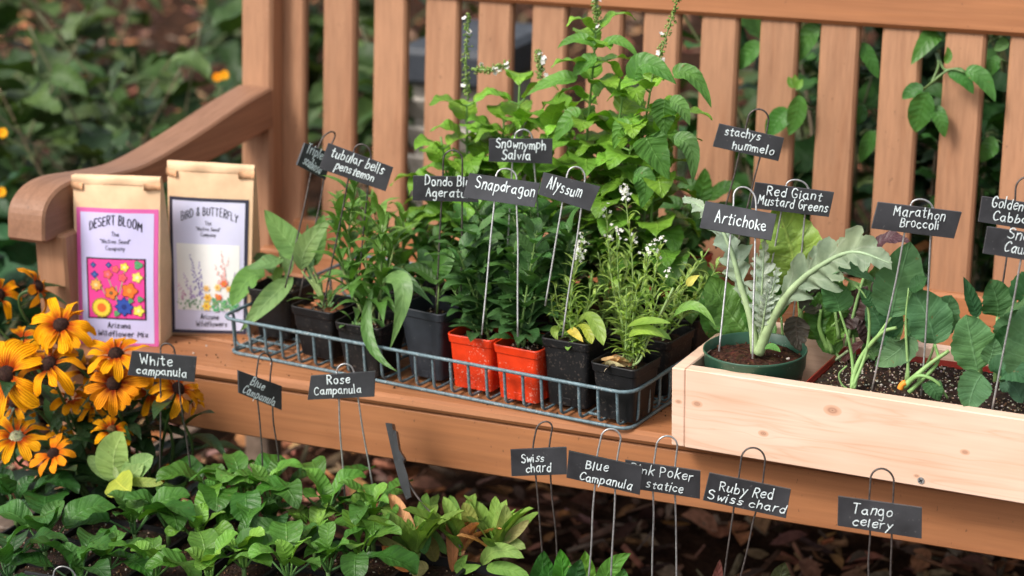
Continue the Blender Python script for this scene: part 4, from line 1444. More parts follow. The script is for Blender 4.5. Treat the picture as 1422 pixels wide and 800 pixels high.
def leafy_stem(ml, ms, P, s0, s1, step, L, W, shape, el=35, col=(0.05, 0.13, 0.03), top=(0.1, 0.22, 0.05), scol=(0.10, 0.17, 0.05), r=0.0016, pairs=2, twist=1.5708, droop=45, taper=0.5, pet=0.1, fold=0.25, serr=0.0, freq=10, wave=0.06, n=9, jit=0.25, crink=0.0):
    """leaves in pairs or whorls up a curved stem P (points); L, W at its foot, times taper at its tip"""
    C = catmull(P, 8)
    seg = np.concatenate([[0], np.cumsum(np.linalg.norm(np.diff(C, axis=0), axis=1))])
    tot = seg[-1]
    tube(ms, C, np.linspace(r, r * 0.55, len(C)), 6, jcol(scol, 0.08))
    a0 = rng.uniform(0, 6.28)
    s = s0 * tot
    k = 0
    while s < s1 * tot:
        u = s / tot
        p = np.array([np.interp(s, seg, C[:, j]) for j in range(3)])
        sc = 1 + (taper - 1) * u
        for q in range(pairs):
            az = a0 + k * twist + q * 2 * math.pi / pairs + rng.normal(0, jit)
            e0 = rad(el + 22 * u + rng.normal(0, 9))
            l_ = L * sc * rng.uniform(0.8, 1.15)
            p1 = p + dirv(az, e0) * l_ * pet
            c1 = p1 + dirv(az, e0) * l_ * 0.5
            t1 = c1 + dirv(az + rng.normal(0, 0.15), e0 - rad(droop) * rng.uniform(0.5, 1.4)) * l_ * 0.5
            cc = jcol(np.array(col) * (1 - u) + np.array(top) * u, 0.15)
            if pet > 0.05:
                petiole(ms, [p, (p + p1) / 2, p1], r * 0.6, r * 0.5, jcol(scol, 0.08))
            leaf(ml, p1, 2 * c1 - (p1 + t1) / 2, t1, W * sc * 0.5 * rng.uniform(0.85, 1.15), shape, UP, n=n, fold=fold, serr=serr, freq=freq, wave=wave, col=cc, roll=rng.normal(0, 0.15), crink=crink)
        k += 1
        s += step * (1 - 0.45 * u) * rng.uniform(0.85, 1.15)
    return C


def finish(root, ml, ms, lm='leaf', fl=None, fm='petal', fname='flower_cluster'):
    if ml.n: ml.build('foliage', M[lm], root)
    if ms.n: ms.build('stems', M['stem'], root)
    for f_ in (fl if isinstance(fl, list) else [fl]):
        if f_ is not None and f_.n: f_.build(fname, M[fm], root)


def floret(mb, p, r, col=(0.82, 0.80, 0.76), n=4):
    a0 = rng.uniform(0, 6.28)
    nn = nrm(UP * 0.6 + TOCAM * 0.6 + rng.normal(0, 0.4, 3))
    A = nrm(np.cross(nn, [1, 0.2, 0.1]))
    B = np.cross(nn, A)
    for i in range(n):
        a = a0 + i * 2 * math.pi / n
        d = A * math.cos(a) + B * math.sin(a)
        s = A * -math.sin(a) + B * math.cos(a)
        V = [p, p + d * r * 0.6 + s * r * 0.4 + nn * r * 0.1, p + d * r + nn * r * 0.2, p + d * r * 0.6 - s * r * 0.4 + nn * r * 0.1]
        mb.add(V, [(0, 1, 2, 3)], jcol(col, 0.06))


def bits(mb, p, n, spread, r, cols):
    """tiny buds round p"""
    for i in range(n):
        q = p + rng.normal(0, spread, 3)
        d = rng.normal(0, 1, (3, 3))
        d[0] = nrm(d[0]); d[1] = nrm(np.cross(d[0], d[1])); d[2] = np.cross(d[0], d[1])
        s = r * rng.uniform(0.6, 1.3, 3)
        V = [q + d[0] * s[0], q - d[0] * s[0], q + d[1] * s[1], q - d[1] * s[1], q + d[2] * s[2], q - d[2] * s[2]]
        mb.add(V, [(0, 2, 4), (2, 1, 4), (1, 3, 4), (3, 0, 4), (2, 0, 5), (1, 2, 5), (3, 1, 5), (0, 3, 5)], jcol(cols[rng.integers(len(cols))], 0.15))


# ================================================================ pots in the basket
ZRIM = ZPOT + 0.078
KV3 = np.array([KV[0], KV[1], 0])


def pot_at(px, py, half=0.0375, h=0.073):
    return (on_z(px, py, ZPOT + h) + KV3 * half)[:2]


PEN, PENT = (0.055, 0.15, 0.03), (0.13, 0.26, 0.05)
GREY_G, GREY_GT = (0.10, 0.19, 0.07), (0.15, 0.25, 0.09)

# A: broad sage green leaves hanging over the rim
rt, sp_ = square_pot(pot_at(370, 404), KANG + 0.05, M['black'], 'black pot in the basket\'s left corner, broad sage green leaf over the rim', perl=0.2, h=0.073)
ml, ms = MB(), MB()
y0 = sp_[1]
bs = (380, 398)
leaf_px(ml, (389, 357, 0), (372, 366, -0.02), (343, 372, -0.03), 30, y0, 'ovate', 0.35, GREY_G, n=14, wave=0.06)
leaf_px(ml, (368, 384, -0.01), (345, 388, -0.02), (322, 426, -0.05), 34, y0, 'oblong', 0.6, (0.12, 0.26, 0.06), n=14, fold=0.3)
leaf_px(ml, (407, 386, -0.01), (375, 415, -0.055), (333, 461, -0.085), 30, y0, 'lance', 0.75, (0.14, 0.25, 0.085), n=16, fold=0.35)
leaf_px(ml, (376, 385, 0.0), (376, 372, 0.0), (352, 352, 0.01), 22, y0 + 0.02, 'spat', 0.4, GREY_G, n=12)
leaf_px(ml, (392, 388, 0.0), (400, 370, 0.0), (390, 330, 0.02), 20, y0 + 0.03, 'spat', 0.6, GREY_G, n=12)
leaf_px(ml, (379, 392, -0.01), (384, 384, -0.01), (390, 370, 0), 14, y0, 'spat', 0.7, (0.15, 0.28, 0.06))
for q in ((389, 357), (370, 384), (407, 386), (378, 388)):
    petiole(ms, [sp_ + np.array([0, 0, -0.004]), (sp_ + on_y(*q, y0)) / 2 + UP * 0.006, on_y(*q, y0 - 0.005)], 0.002, 0.0014, (0.16, 0.24, 0.07))
finish(rt, ml, ms, 'leaf_matte')

# B
rt, sp_ = square_pot(pot_at(432, 430), KANG - 0.03, M['black'], 'black pot second from the left, upright pointed sage leaves and brown litter on the soil', perl=0.35, h=0.073)
ml, ms = MB(), MB()
y0 = sp_[1]
leaf_px(ml, (420, 356, 0), (400, 335, 0.0), (367, 291, 0.0), 40, y0 + 0.01, 'ovate', 0.75, (0.13, 0.25, 0.075), n=16, fold=0.2, wave=0.05)
leaf_px(ml, (419, 376, -0.01), (428, 340, -0.02), (463, 304, -0.02), 32, y0, 'lance', 0.85, (0.17, 0.29, 0.115), n=16, fold=0.25)
leaf_px(ml, (434, 370, 0.02), (440, 340, 0.02), (450, 298, 0.02), 26, y0, 'oblong', 0.7, (0.11, 0.22, 0.065), n=14)
leaf_px(ml, (432, 388, 0.0), (428, 350, 0.02), (427, 310, 0.03), 16, y0, 'lance', 0.7, (0.07, 0.15, 0.06), n=12)
leaf_px(ml, (440, 395, 0.0), (462, 380, -0.01), (482, 384, -0.02), 14, y0, 'lance', 0.5, (0.09, 0.2, 0.05), n=12)
rosette(ml, ms, sp_, 9, 0.045, 0.015, 'spat', (20, 75), 0.35, (0.08, 0.17, 0.05), (0.13, 0.24, 0.08), serr=0)
for q in ((420, 356), (419, 376), (434, 370), (432, 388), (440, 395)):
    petiole(ms, [sp_ + np.array([0, 0, -0.004]), (sp_ + on_y(*q, y0)) / 2 + UP * 0.003, on_y(*q, y0)], 0.0019, 0.0014, (0.20, 0.28, 0.10))
fl = MB()
for i in range(26):
    p = sp_ + np.array([rng.uniform(-0.028, 0.028), rng.uniform(-0.03, 0.02), 0.003])
    leaf(fl, p, p + dirv(rng.uniform(0, 6.28), 0.5) * 0.006, p + dirv(rng.uniform(0, 6.28), 0.1) * 0.014, 0.003, 'ovate', nrm(rng.normal(0, 1, 3)), n=5, m_=1, col=jcol((0.22, 0.09, 0.04), 0.3))
finish(rt, ml, ms, 'leaf_matte', fl, 'litter', 'dry_litter')

# C: penstemon, several tall stems of narrow leaves
rt, sp_ = square_pot(pot_at(494, 452), KANG + 0.02, M['black'], 'black pot with tall narrow leaved stems and two long leaves drooping over the wire', perl=0.6, h=0.073)
ml, ms = MB(), MB()
y0 = sp_[1]
for (tx, ty, dy, bx) in ((493, 262, 0.03, 478), (531, 312, -0.01, 528), (511, 290, 0.03, 505), (470, 300, 0.02, 480), (548, 340, 0.0, 522)):
    b = sp_ + np.array([rng.uniform(-0.012, 0.012), rng.uniform(-0.01, 0.01), -0.004])
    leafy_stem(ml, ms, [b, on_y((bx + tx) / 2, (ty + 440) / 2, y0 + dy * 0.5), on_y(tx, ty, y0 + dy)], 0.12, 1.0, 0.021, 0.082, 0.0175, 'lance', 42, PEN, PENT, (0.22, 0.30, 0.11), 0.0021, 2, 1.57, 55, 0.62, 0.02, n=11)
leaf_px(ml, (530, 392, -0.01), (560, 400, -0.05), (541, 486, -0.06), 27, y0, 'lance', 0.8, (0.15, 0.28, 0.09), n=18, fold=0.3)
leaf_px(ml, (518, 400, -0.01), (512, 470, -0.05), (552, 516, -0.07), 17, y0, 'lance', 0.8, (0.10, 0.22, 0.06), n=16, fold=0.4)
leaf_px(ml, (536, 376, 0.0), (560, 385, -0.01), (602, 424, -0.02), 18, y0, 'lance', 0.7, (0.06, 0.16, 0.045), n=16)
rosette(ml, ms, sp_ + np.array([-0.018, -0.012, 0]), 7, 0.035, 0.011, 'spat', (10, 60), 0.3, (0.06, 0.15, 0.04), (0.12, 0.24, 0.06), serr=0)
finish(rt, ml, ms)

# D: charcoal pot, ageratum
rt, sp_ = square_pot(pot_at(584, 432, 0.038, 0.099), KANG - 0.08, M['charcoal'], 'charcoal grey pot just left of the red pots, few soft green leaves', perl=0.4, lev=0.022, h=0.099, top=0.038, bot=0.027)
ml, ms = MB(), MB()
y0 = sp_[1]
leafy_stem(ml, ms, [sp_, on_y(609, 400, y0), on_y(607, 360, y0 + 0.01)], 0.35, 1.0, 0.022, 0.045, 0.023, 'ovate', 30, (0.045, 0.13, 0.03), (0.09, 0.2, 0.045), (0.2, 0.3, 0.1), 0.0022, 2, 1.57, 40, 0.7, 0.12, serr=0.06, freq=9, n=16)
leaf_px(ml, (607, 386, 0), (617, 366, 0), (631, 348, 0.01), 27, y0, 'ovate', 0.75, (0.075, 0.19, 0.04), serr=0.05, n=18)
leaf_px(ml, (604, 395, 0), (585, 375, 0), (560, 372, -0.01), 18, y0, 'ovate', 0.6, (0.05, 0.13, 0.03), serr=0.05, n=18)
leaf_px(ml, (600, 388, 0), (590, 360, 0.01), (582, 346, 0.02), 20, y0 + 0.02, 'ovate', 0.6, (0.05, 0.14, 0.03), n=14)
finish(rt, ml, ms)

# E, F: red pots, snapdragons
SN, SNT = (0.042, 0.108, 0.040), (0.075, 0.18, 0.05)
for k, (px, py, lb, tops) in enumerate(((649, 469, 'red pot beside the charcoal pot, dark green snapdragon', ((640, 345), (662, 372), (655, 320), (682, 350), (630, 400), (676, 410))),
                                        (714, 484, 'red pot second from the charcoal pot, with dark bushy snapdragon', ((745, 320), (712, 345), (728, 380), (765, 352), (700, 400), (752, 410))))):
    rt, sp_ = square_pot(pot_at(px, py, 0.0375, 0.075), KANG + 0.03 - 0.05 * k, M['red'], lb, perl=1.2, h=0.075, top=0.0355, bot=0.0295)
    ml, ms = MB(), MB()
    y0 = sp_[1]
    for (tx, ty) in tops:
        b = sp_ + np.array([rng.uniform(-0.015, 0.015), rng.uniform(-0.012, 0.012), -0.004])
        tp = on_y(tx + rng.uniform(-8, 8), ty, y0 + rng.uniform(-0.02, 0.035))
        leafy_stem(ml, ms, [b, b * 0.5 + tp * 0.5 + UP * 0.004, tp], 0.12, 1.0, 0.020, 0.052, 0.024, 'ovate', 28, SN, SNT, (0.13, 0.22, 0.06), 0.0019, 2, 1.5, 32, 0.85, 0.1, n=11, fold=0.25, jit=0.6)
    finish(rt, ml, ms)

# G, H: black pots, alyssum
AL, ALT = (0.21, 0.34, 0.075), (0.28, 0.42, 0.10)


def alyssum(ml, ms, fls, b, tops, y0):
    for (tx, ty, dy, fw) in tops:
        bb = b + np.array([rng.uniform(-0.012, 0.012), rng.uniform(-0.01, 0.01), -0.004])
        tp = on_y(tx, ty, y0 + dy)
        md = bb * 0.45 + tp * 0.55 + np.array([rng.uniform(-0.012, 0.012), 0, -0.004])
        leafy_stem(ml, ms, [bb, md, tp], 0.12, 0.93, 0.0145, 0.036, 0.0064, 'lance', 34, AL, ALT, (0.20, 0.30, 0.09), 0.0013, 2, 2.2, 40, 0.55, 0.0, n=7, jit=0.5)
        if fw:
            fl = MB()
            fls.append(fl)
            for i in range(fw):
                q = tp + rng.normal(0, 1, 3) * np.array([0.004, 0.004, 0.006])
                floret(fl, q, 0.0026, (0.80, 0.80, 0.74))
            bits(fl, tp + UP * 0.004, fw // 2, 0.003, 0.0011, [(0.35, 0.42, 0.15), (0.6, 0.62, 0.4)])


rt, sp_ = square_pot(pot_at(782, 474, 0.037, 0.092), KANG + 0.02, M['black'], 'black pot next to the red pots, yellowing lower leaves and thin white flowered stems', perl=0.4, h=0.092, top=0.036, bot=0.029)
ml, ms, fl = MB(), MB(), []
y0 = sp_[1]
alyssum(ml, ms, fl, sp_, ((803, 347, 0.0, 26), (785, 385, 0, 0), (770, 395, 0, 0), (822, 380, 0.01, 0), (812, 330, 0.02, 8), (795, 400, -0.01, 0), (765, 410, 0, 0), (832, 400, 0, 0)), y0)
leaf_px(ml, (800, 452, -0.01), (820, 440, -0.02), (838, 480, -0.05), 20, y0, 'spat', 0.7, (0.20, 0.32, 0.06), n=14)
leaf_px(ml, (797, 455, -0.01), (812, 455, -0.03), (822, 478, -0.045), 14, y0, 'spat', 0.7, (0.30, 0.38, 0.05), n=12)
leaf_px(ml, (790, 458, -0.02), (797, 462, -0.03), (810, 475, -0.04), 13, y0, 'ovate', 0.7, (0.65, 0.52, 0.10), n=10)
leaf_px(ml, (778, 455, -0.01), (770, 460, -0.03), (775, 472, -0.035), 12, y0, 'ovate', 0.7, (0.24, 0.36, 0.07), n=10)
rosette(ml, ms, sp_, 12, 0.03, 0.009, 'spat', (5, 60), 0.2, (0.17, 0.29, 0.06), (0.14, 0.27, 0.06), serr=0)
finish(rt, ml, ms, 'leaf', fl)

a0, a1 = on_z(818, 490, ZPOT + 0.075), on_z(882, 515, ZPOT + 0.075)
angH = math.atan2(a1[1] - a0[1], a1[0] - a0[0])
angH = KANG - 0.05
cH = a1[:2] + rot2(angH) @ np.array([-0.0335, 0.0335])
rt, sp_ = square_pot(cH, angH, M['black'], 'black pot turned in the basket\'s front corner, airy stems and withered leaves', perl=0.3, lev=0.012, top=0.0345, bot=0.0265, h=0.075)
ml, ms, fl = MB(), MB(), []
wl_ = MB()
y0 = sp_[1]
alyssum(ml, ms, fl, sp_, ((868, 268, 0.05, 30), (842, 290, 0.05, 6), (856, 318, 0.03, 8), (905, 345, 0.02, 12), (918, 335, 0.02, 10), (888, 380, 0.0, 0), (930, 380, 0.01, 4), (945, 395, 0.01, 0), (870, 400, -0.01, 0), (965, 372, 0.02, 0), (855, 395, 0, 0), (915, 410, 0, 0), (895, 350, 0.03, 4)), y0)
leaf_px(ml, (870, 455, -0.01), (895, 447, -0.03), (932, 449, -0.05), 17, y0, 'ovate', 0.5, (0.20, 0.34, 0.06), n=12)
leaf_px(ml, (873, 468, -0.02), (895, 458, -0.03), (925, 470, -0.03), 18, y0, 'lance', 0.6, (0.22, 0.36, 0.06), n=12)
leaf_px(ml, (935, 440, 0.0), (965, 425, 0.0), (995, 455, -0.01), 14, y0, 'lance', 0.7, (0.14, 0.30, 0.06), n=14)
leaf_px(ml, (893, 465, -0.01), (912, 462, -0.02), (932, 472, -0.02), 14, y0, 'ovate', 0.6, (0.17, 0.30, 0.06), n=12)
leaf_px(ml, (955, 398, 0.0), (960, 390, 0.0), (972, 382, 0.0), 12, y0, 'lance', 0.7, (0.50, 0.50, 0.12), n=10)
for q in range(16):
    p = sp_ + np.array([rng.uniform(-0.02, 0.016), rng.uniform(-0.03, 0.005), 0.004])
    leaf(wl_, p, p + dirv(rng.uniform(0, 6.28), 0.7) * 0.012, p + dirv(rng.uniform(0, 6.28), 0.0) * 0.024, 0.004, 'ovate', nrm(rng.normal(0, 1, 3)), n=7, m_=1, col=jcol([(0.55, 0.36, 0.16), (0.62, 0.48, 0.30), (0.36, 0.18, 0.07)][q % 3], 0.2))
tube(ms, catmull([sp_ + np.array([0.004, -0.004, 0]), sp_ + np.array([0.022, -0.01, 0.012]), sp_ + np.array([0.03, 0.004, 0.04]), on_y(935, 400, y0)], 6), 0.0017, 6, (0.25, 0.36, 0.14))
finish(rt, ml, ms, 'leaf', fl)
wl_.build('withered_leaves', M['litter'], rt)

# second row: pots that show between and above the front row
def krow(u, v):
    p = QA[:2] + KU * u + KV * v
    return p


SECOND = [
 ('pen', 0.205, 0.165, 'black pot behind the tall narrow leaved pot, more narrow stems', ((470, 290), (560, 300), (585, 330), (520, 300))),
 ('ager', 0.295, 0.165, 'black pot behind the charcoal pot, dark oval leaves', ((575, 345), (600, 330), (622, 340), (650, 320))),
 ('snap', 0.375, 0.150, 'black pot behind the first red pot, dark snapdragon stems', ((660, 285), (690, 305), (636, 305), (706, 322))),
 ('snap', 0.455, 0.150, 'black pot behind the second red pot, tallest dark snapdragon stems', ((735, 290), (760, 300), (790, 320), (712, 300))),
 ('alys', 0.545, 0.140, 'black pot behind the two airy pots near the right rim', ((845, 330, 0, 4), (830, 350, 0, 0), (880, 330, 0, 6), (900, 370, 0, 0), (862, 350, 0, 0))),
 ('alys2', 0.610, 0.150, 'black pot by the right rim of the basket, short grey green shoots', ((968, 362, 0, 0), (985, 345, 0, 0), (980, 380, 0, 0), (1000, 362, 0, 0), (955, 410, 0, 0))),
]
for kind, u, v, lb, tops in SECOND:
    c = krow(u, v)
    rt, sp_ = square_pot(c, KANG + rng.uniform(-0.06, 0.06), M['black'], lb, perl=0.4)
    ml, ms, fl = MB(), MB(), []
    y0 = sp_[1]
    if kind.startswith('alys'):
        alyssum(ml, ms, fl, sp_, tops, y0)
        if kind == 'alys':
            alyssum(ml, ms, fl, sp_, ((850, 370, 0, 0), (890, 390, 0, 0), (820, 380, 0, 0)), y0)
    for (tx, ty) in (tops if not kind.startswith('alys') else ()):
        b = sp_ + np.array([rng.uniform(-0.015, 0.015), rng.uniform(-0.012, 0.012), -0.004])
        tp = on_y(tx, ty, y0 + rng.uniform(-0.01, 0.03))
        P = [b, b * 0.5 + tp * 0.5 + UP * 0.004, tp]
        if kind == 'pen':
            leafy_stem(ml, ms, P, 0.15, 1.0, 0.023, 0.080, 0.018, 'lance', 42, PEN, PENT, (0.2, 0.28, 0.1), 0.0019, 2, 1.57, 55, 0.65, 0.02, n=10)
        elif kind == 'ager':
            leafy_stem(ml, ms, P, 0.3, 1.0, 0.02, 0.048, 0.026, 'ovate', 28, (0.032, 0.10, 0.024), (0.06, 0.15, 0.035), (0.15, 0.22, 0.08), 0.002, 2, 1.57, 50, 0.75, 0.12, serr=0.05, n=14)
        else:
            leafy_stem(ml, ms, P, 0.2, 1.0, 0.020, 0.054, 0.025, 'ovate', 28, SN, SNT, (0.12, 0.2, 0.06), 0.0018, 2, 1.5, 32, 0.8, 0.1, n=11, jit=0.6)
    finish(rt, ml, ms, 'leaf', fl)

# third row: salvia, tall, and the crinkled mint like plant
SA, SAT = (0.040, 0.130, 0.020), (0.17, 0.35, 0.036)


def spike(ms, fl, P, white=0.25):
    C = catmull(P, 10)
    tube(ms, C, np.linspace(0.0016, 0.0008, len(C)), 6, (0.20, 0.30, 0.10))
    for i, p in enumerate(C[2:]):
        bits(fl, p, 7, 0.0028, 0.0021, [(0.16, 0.28, 0.06), (0.22, 0.34, 0.08), (0.28, 0.36, 0.12)])
        if rng.random() < white:
            floret(fl, p + rng.normal(0, 0.004, 3), 0.0045, (0.8, 0.78, 0.76), 5)


SALV = [
 (0.325, 0.245, 'pot of tall salvia at the back left, seeding flower spike above it',
  (((655, 300), (648, 145), 0), ((640, 330), (612, 190), 0), ((690, 330), (700, 165), 0), ((625, 330), (600, 255), 0), ((650, 340), (672, 215), 0)), (((650, 140), (647, 90), (651, 22)), ((655, 95), (680, 97), (703, 90)))),
 (0.425, 0.250, 'pot of tall salvia in the middle of the back row, lime green young tips',
  (((720, 300), (722, 105), 0), ((745, 320), (765, 165), 0), ((700, 330), (690, 190), 0), ((740, 320), (740, 200), 0)), (((750, 110), (750, 90), (748, 72)),)),
 (0.520, 0.250, 'tallest salvia pot, stem ending in a white flowered spike at the top rail',
  (((815, 300), (827, 45), 0), ((800, 320), (790, 150), 0), ((845, 300), (868, 110), 0), ((850, 320), (850, 190), 0)), (((827, 45), (829, 20), (826, -4)),)),
 (0.600, 0.245, 'salvia pot at the back right, large drooping leaves and a white flower spike',
  (((885, 300), (905, 110), 0), ((870, 320), (880, 170), 0), ((905, 320), (930, 160), 0), ((895, 320), (925, 215), 0)), (((905, 110), (922, 60), (942, -5)),)),
]
for n_, (u, v, lb, stems, spk) in enumerate(SALV):
    rt, sp_ = square_pot(krow(u, v), KANG + rng.uniform(-0.05, 0.05), M['black'], lb, perl=0.4, group='seedling pots in the wire basket')
    ml, ms, fl = MB(), MB(), []
    y0 = sp_[1]
    for (m1, t1, dy) in stems:
        b = sp_ + np.array([rng.uniform(-0.012, 0.012), rng.uniform(-0.01, 0.01), -0.004])
        tp = on_y(*t1, y0 + rng.uniform(-0.02, 0.04))
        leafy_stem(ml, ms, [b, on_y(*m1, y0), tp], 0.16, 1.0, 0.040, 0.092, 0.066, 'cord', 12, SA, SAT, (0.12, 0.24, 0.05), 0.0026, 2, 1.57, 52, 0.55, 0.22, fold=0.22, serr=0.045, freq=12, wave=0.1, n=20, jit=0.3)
    for P in spk:
        fl.append(MB())
        spike(ms, fl[-1], [on_y(a, b, y0 + 0.01) for a, b in P])
    if n_ == 2:
        for B, Cc, T, w in (((826, 63), (800, 54), (773, 68), 19), ((838, 62), (862, 58), (887, 81), 17), ((828, 86), (812, 90), (796, 106), 30), ((800, 112), (770, 112), (730, 133), 25), ((803, 162), (790, 168), (767, 201), 30)):
            leaf_px(ml, B, Cc, T, w, y0 - 0.03, 'cord', 0.55, (0.09, 0.23, 0.035), n=20, serr=0.04, freq=12, wave=0.08)
    if n_ == 3:
        for B, Cc, T, w, cl in (((897, 190), (905, 205), (930, 250), 52, (0.065, 0.18, 0.03)), ((924, 138), (922, 160), (925, 187), 36, (0.06, 0.16, 0.03)), ((935, 104), (962, 106), (988, 150), 26, (0.075, 0.19, 0.035)), ((930, 143), (945, 148), (958, 175), 24, (0.09, 0.21, 0.05)),
                                ((936, 195), (958, 205), (962, 254), 28, (0.07, 0.165, 0.045)), ((880, 110), (900, 90), (940, 118), 36, (0.075, 0.20, 0.035)), ((868, 185), (862, 178), (852, 208), 26, (0.10, 0.25, 0.04)), ((880, 245), (895, 255), (890, 290), 34, (0.06, 0.16, 0.035))):
            leaf_px(ml, B, Cc, T, w, y0 - 0.05, 'cord', 0.65, cl, n=20, serr=0.04, freq=12, wave=0.08)
    finish(rt, ml, ms, 'leaf_gloss', fl)
c = on_z(940, 400, TOP + 0.01)[:2] + np.array([0.02, 0.05])
rt, sp_ = square_pot(on_z(942, 392, 0.055)[:2], KANG, M['darkred'], 'dark red pot behind the basket, crinkled mint green leaves', group='seedling pots in the wire basket', z0=TOP + 0.0005, top=0.04, perl=0.4)
ml, ms = MB(), MB()
y0 = sp_[1]
for B, Cc, T, w, cl in (((970, 285), (976, 262), (979, 233), 27, (0.06, 0.18, 0.03)), ((985, 278), (1005, 262), (1030, 258), 22, (0.06, 0.18, 0.03)), ((945, 290), (930, 282), (895, 290), 22, (0.055, 0.17, 0.03)), ((950, 300), (935, 305), (905, 322), 26, (0.05, 0.15, 0.03)),
                        ((965, 300), (975, 312), (985, 335), 24, (0.04, 0.13, 0.03)), ((945, 305), (935, 320), (925, 345), 26, (0.045, 0.13, 0.03)), ((975, 275), (960, 258), (938, 262), 20, (0.05, 0.14, 0.03)), ((960, 305), (962, 325), (955, 350), 26, (0.04, 0.12, 0.025)), ((985, 290), (1010, 290), (1025, 300), 20, (0.05, 0.15, 0.03))):
    leaf_px(ml, B, Cc, T, w, y0 - 0.02, 'ovate', 0.6, cl, n=20, serr=0.06, freq=12, wave=0.05)
for (tx, ty) in ((972, 280), (945, 300), (990, 310), (930, 320), (915, 310), (1000, 320)):
    b = sp_ + np.array([rng.uniform(-0.02, 0.02), rng.uniform(-0.02, 0.02), -0.004])
    tp = on_y(tx, ty, y0)
    leafy_stem(ml, ms, [b, (b + tp) / 2, tp], 0.3, 1.0, 0.022, 0.045, 0.024, 'ovate', 20, (0.035, 0.11, 0.024), (0.06, 0.17, 0.035), (0.13, 0.22, 0.06), 0.0018, 2, 1.57, 40, 0.8, 0.12, serr=0.06, freq=11, n=18)
finish(rt, ml, ms, 'leaf_crinkle')

# ================================================================ inside the pine box
def bpt(u, v, z):
    q = bxy(u, v)
    return np.array([q[0], q[1], z])


BANG = math.atan2(BDIR[1], BDIR[0])
# round green pot with the artichoke
ZG = 0.137
gl, gr = on_z(979, 476, ZG), on_z(1119.5, 491, ZG)
GR = float(np.linalg.norm(gr - gl)) / 2
gc = ((gl + gr) / 2)[:2]
rt = thing('potted_artichoke', (gc[0], gc[1], ZB0 + 0.011), 'round green pot with a silvery thick stemmed artichoke in the pine box corner', 'potted plant')


def ring(c, r, z, n=40):
    return [(c[0] + r * math.cos(2 * math.pi * i / n), c[1] + r * math.sin(2 * math.pi * i / n), z) for i in range(n)]


mb = MB()
zb = ZB0 + 0.011
loft(mb, [ring(gc, GR * 0.72, zb), ring(gc, GR * 0.925, ZG - 0.026), ring(gc, GR * 0.93, ZG - 0.0245), ring(gc, GR * 0.968, ZG - 0.0225), ring(gc, GR * 0.985, ZG - 0.004), ring(gc, GR, ZG - 0.003), ring(gc, GR, ZG - 0.0005), ring(gc, GR * 0.99, ZG), ring(gc, GR * 0.972, ZG - 0.001), ring(gc, GR * 0.955, ZG - 0.02), ring(gc, GR * 0.9, ZG - 0.04)])
mb.build('pot', M['green'], rt)
mb = MB()
V, C, n_r = [], [], 12
for i in range(n_r + 1):
    for j in range(40):
        a = 2 * math.pi * j / 40
        r_ = GR * 0.95 * i / n_r
        V.append((gc[0] + r_ * math.cos(a), gc[1] + r_ * math.sin(a), ZG - 0.016 + 0.006 * (1 - (i / n_r) ** 2) + rng.uniform(-0.0015, 0.003)))
        C.append(jcol((0.05, 0.022, 0.014), 0.45))
mb.add(V, [(i * 40 + j, (i + 1) * 40 + j, (i + 1) * 40 + (j + 1) % 40, i * 40 + (j + 1) % 40) for i in range(n_r) for j in range(40)], np.array(C))
for q in range(70):
    a, r_ = rng.uniform(0, 6.28), GR * 0.9 * math.sqrt(rng.random())
    p = np.array([gc[0] + r_ * math.cos(a), gc[1] + r_ * math.sin(a), ZG - 0.011])
    bits(mb, p, 1, 0.0005, rng.uniform(0.001, 0.0028), [(0.10, 0.04, 0.025), (0.16, 0.07, 0.04), (0.07, 0.035, 0.02)] if q > 5 else [(0.7, 0.66, 0.6)])
mb.build('soil', M['soil'], rt)
ml, ms = MB(), MB()
y0 = gc[1] - 0.012
ART, ARTS = (0.20, 0.27, 0.19), (0.32, 0.42, 0.2)


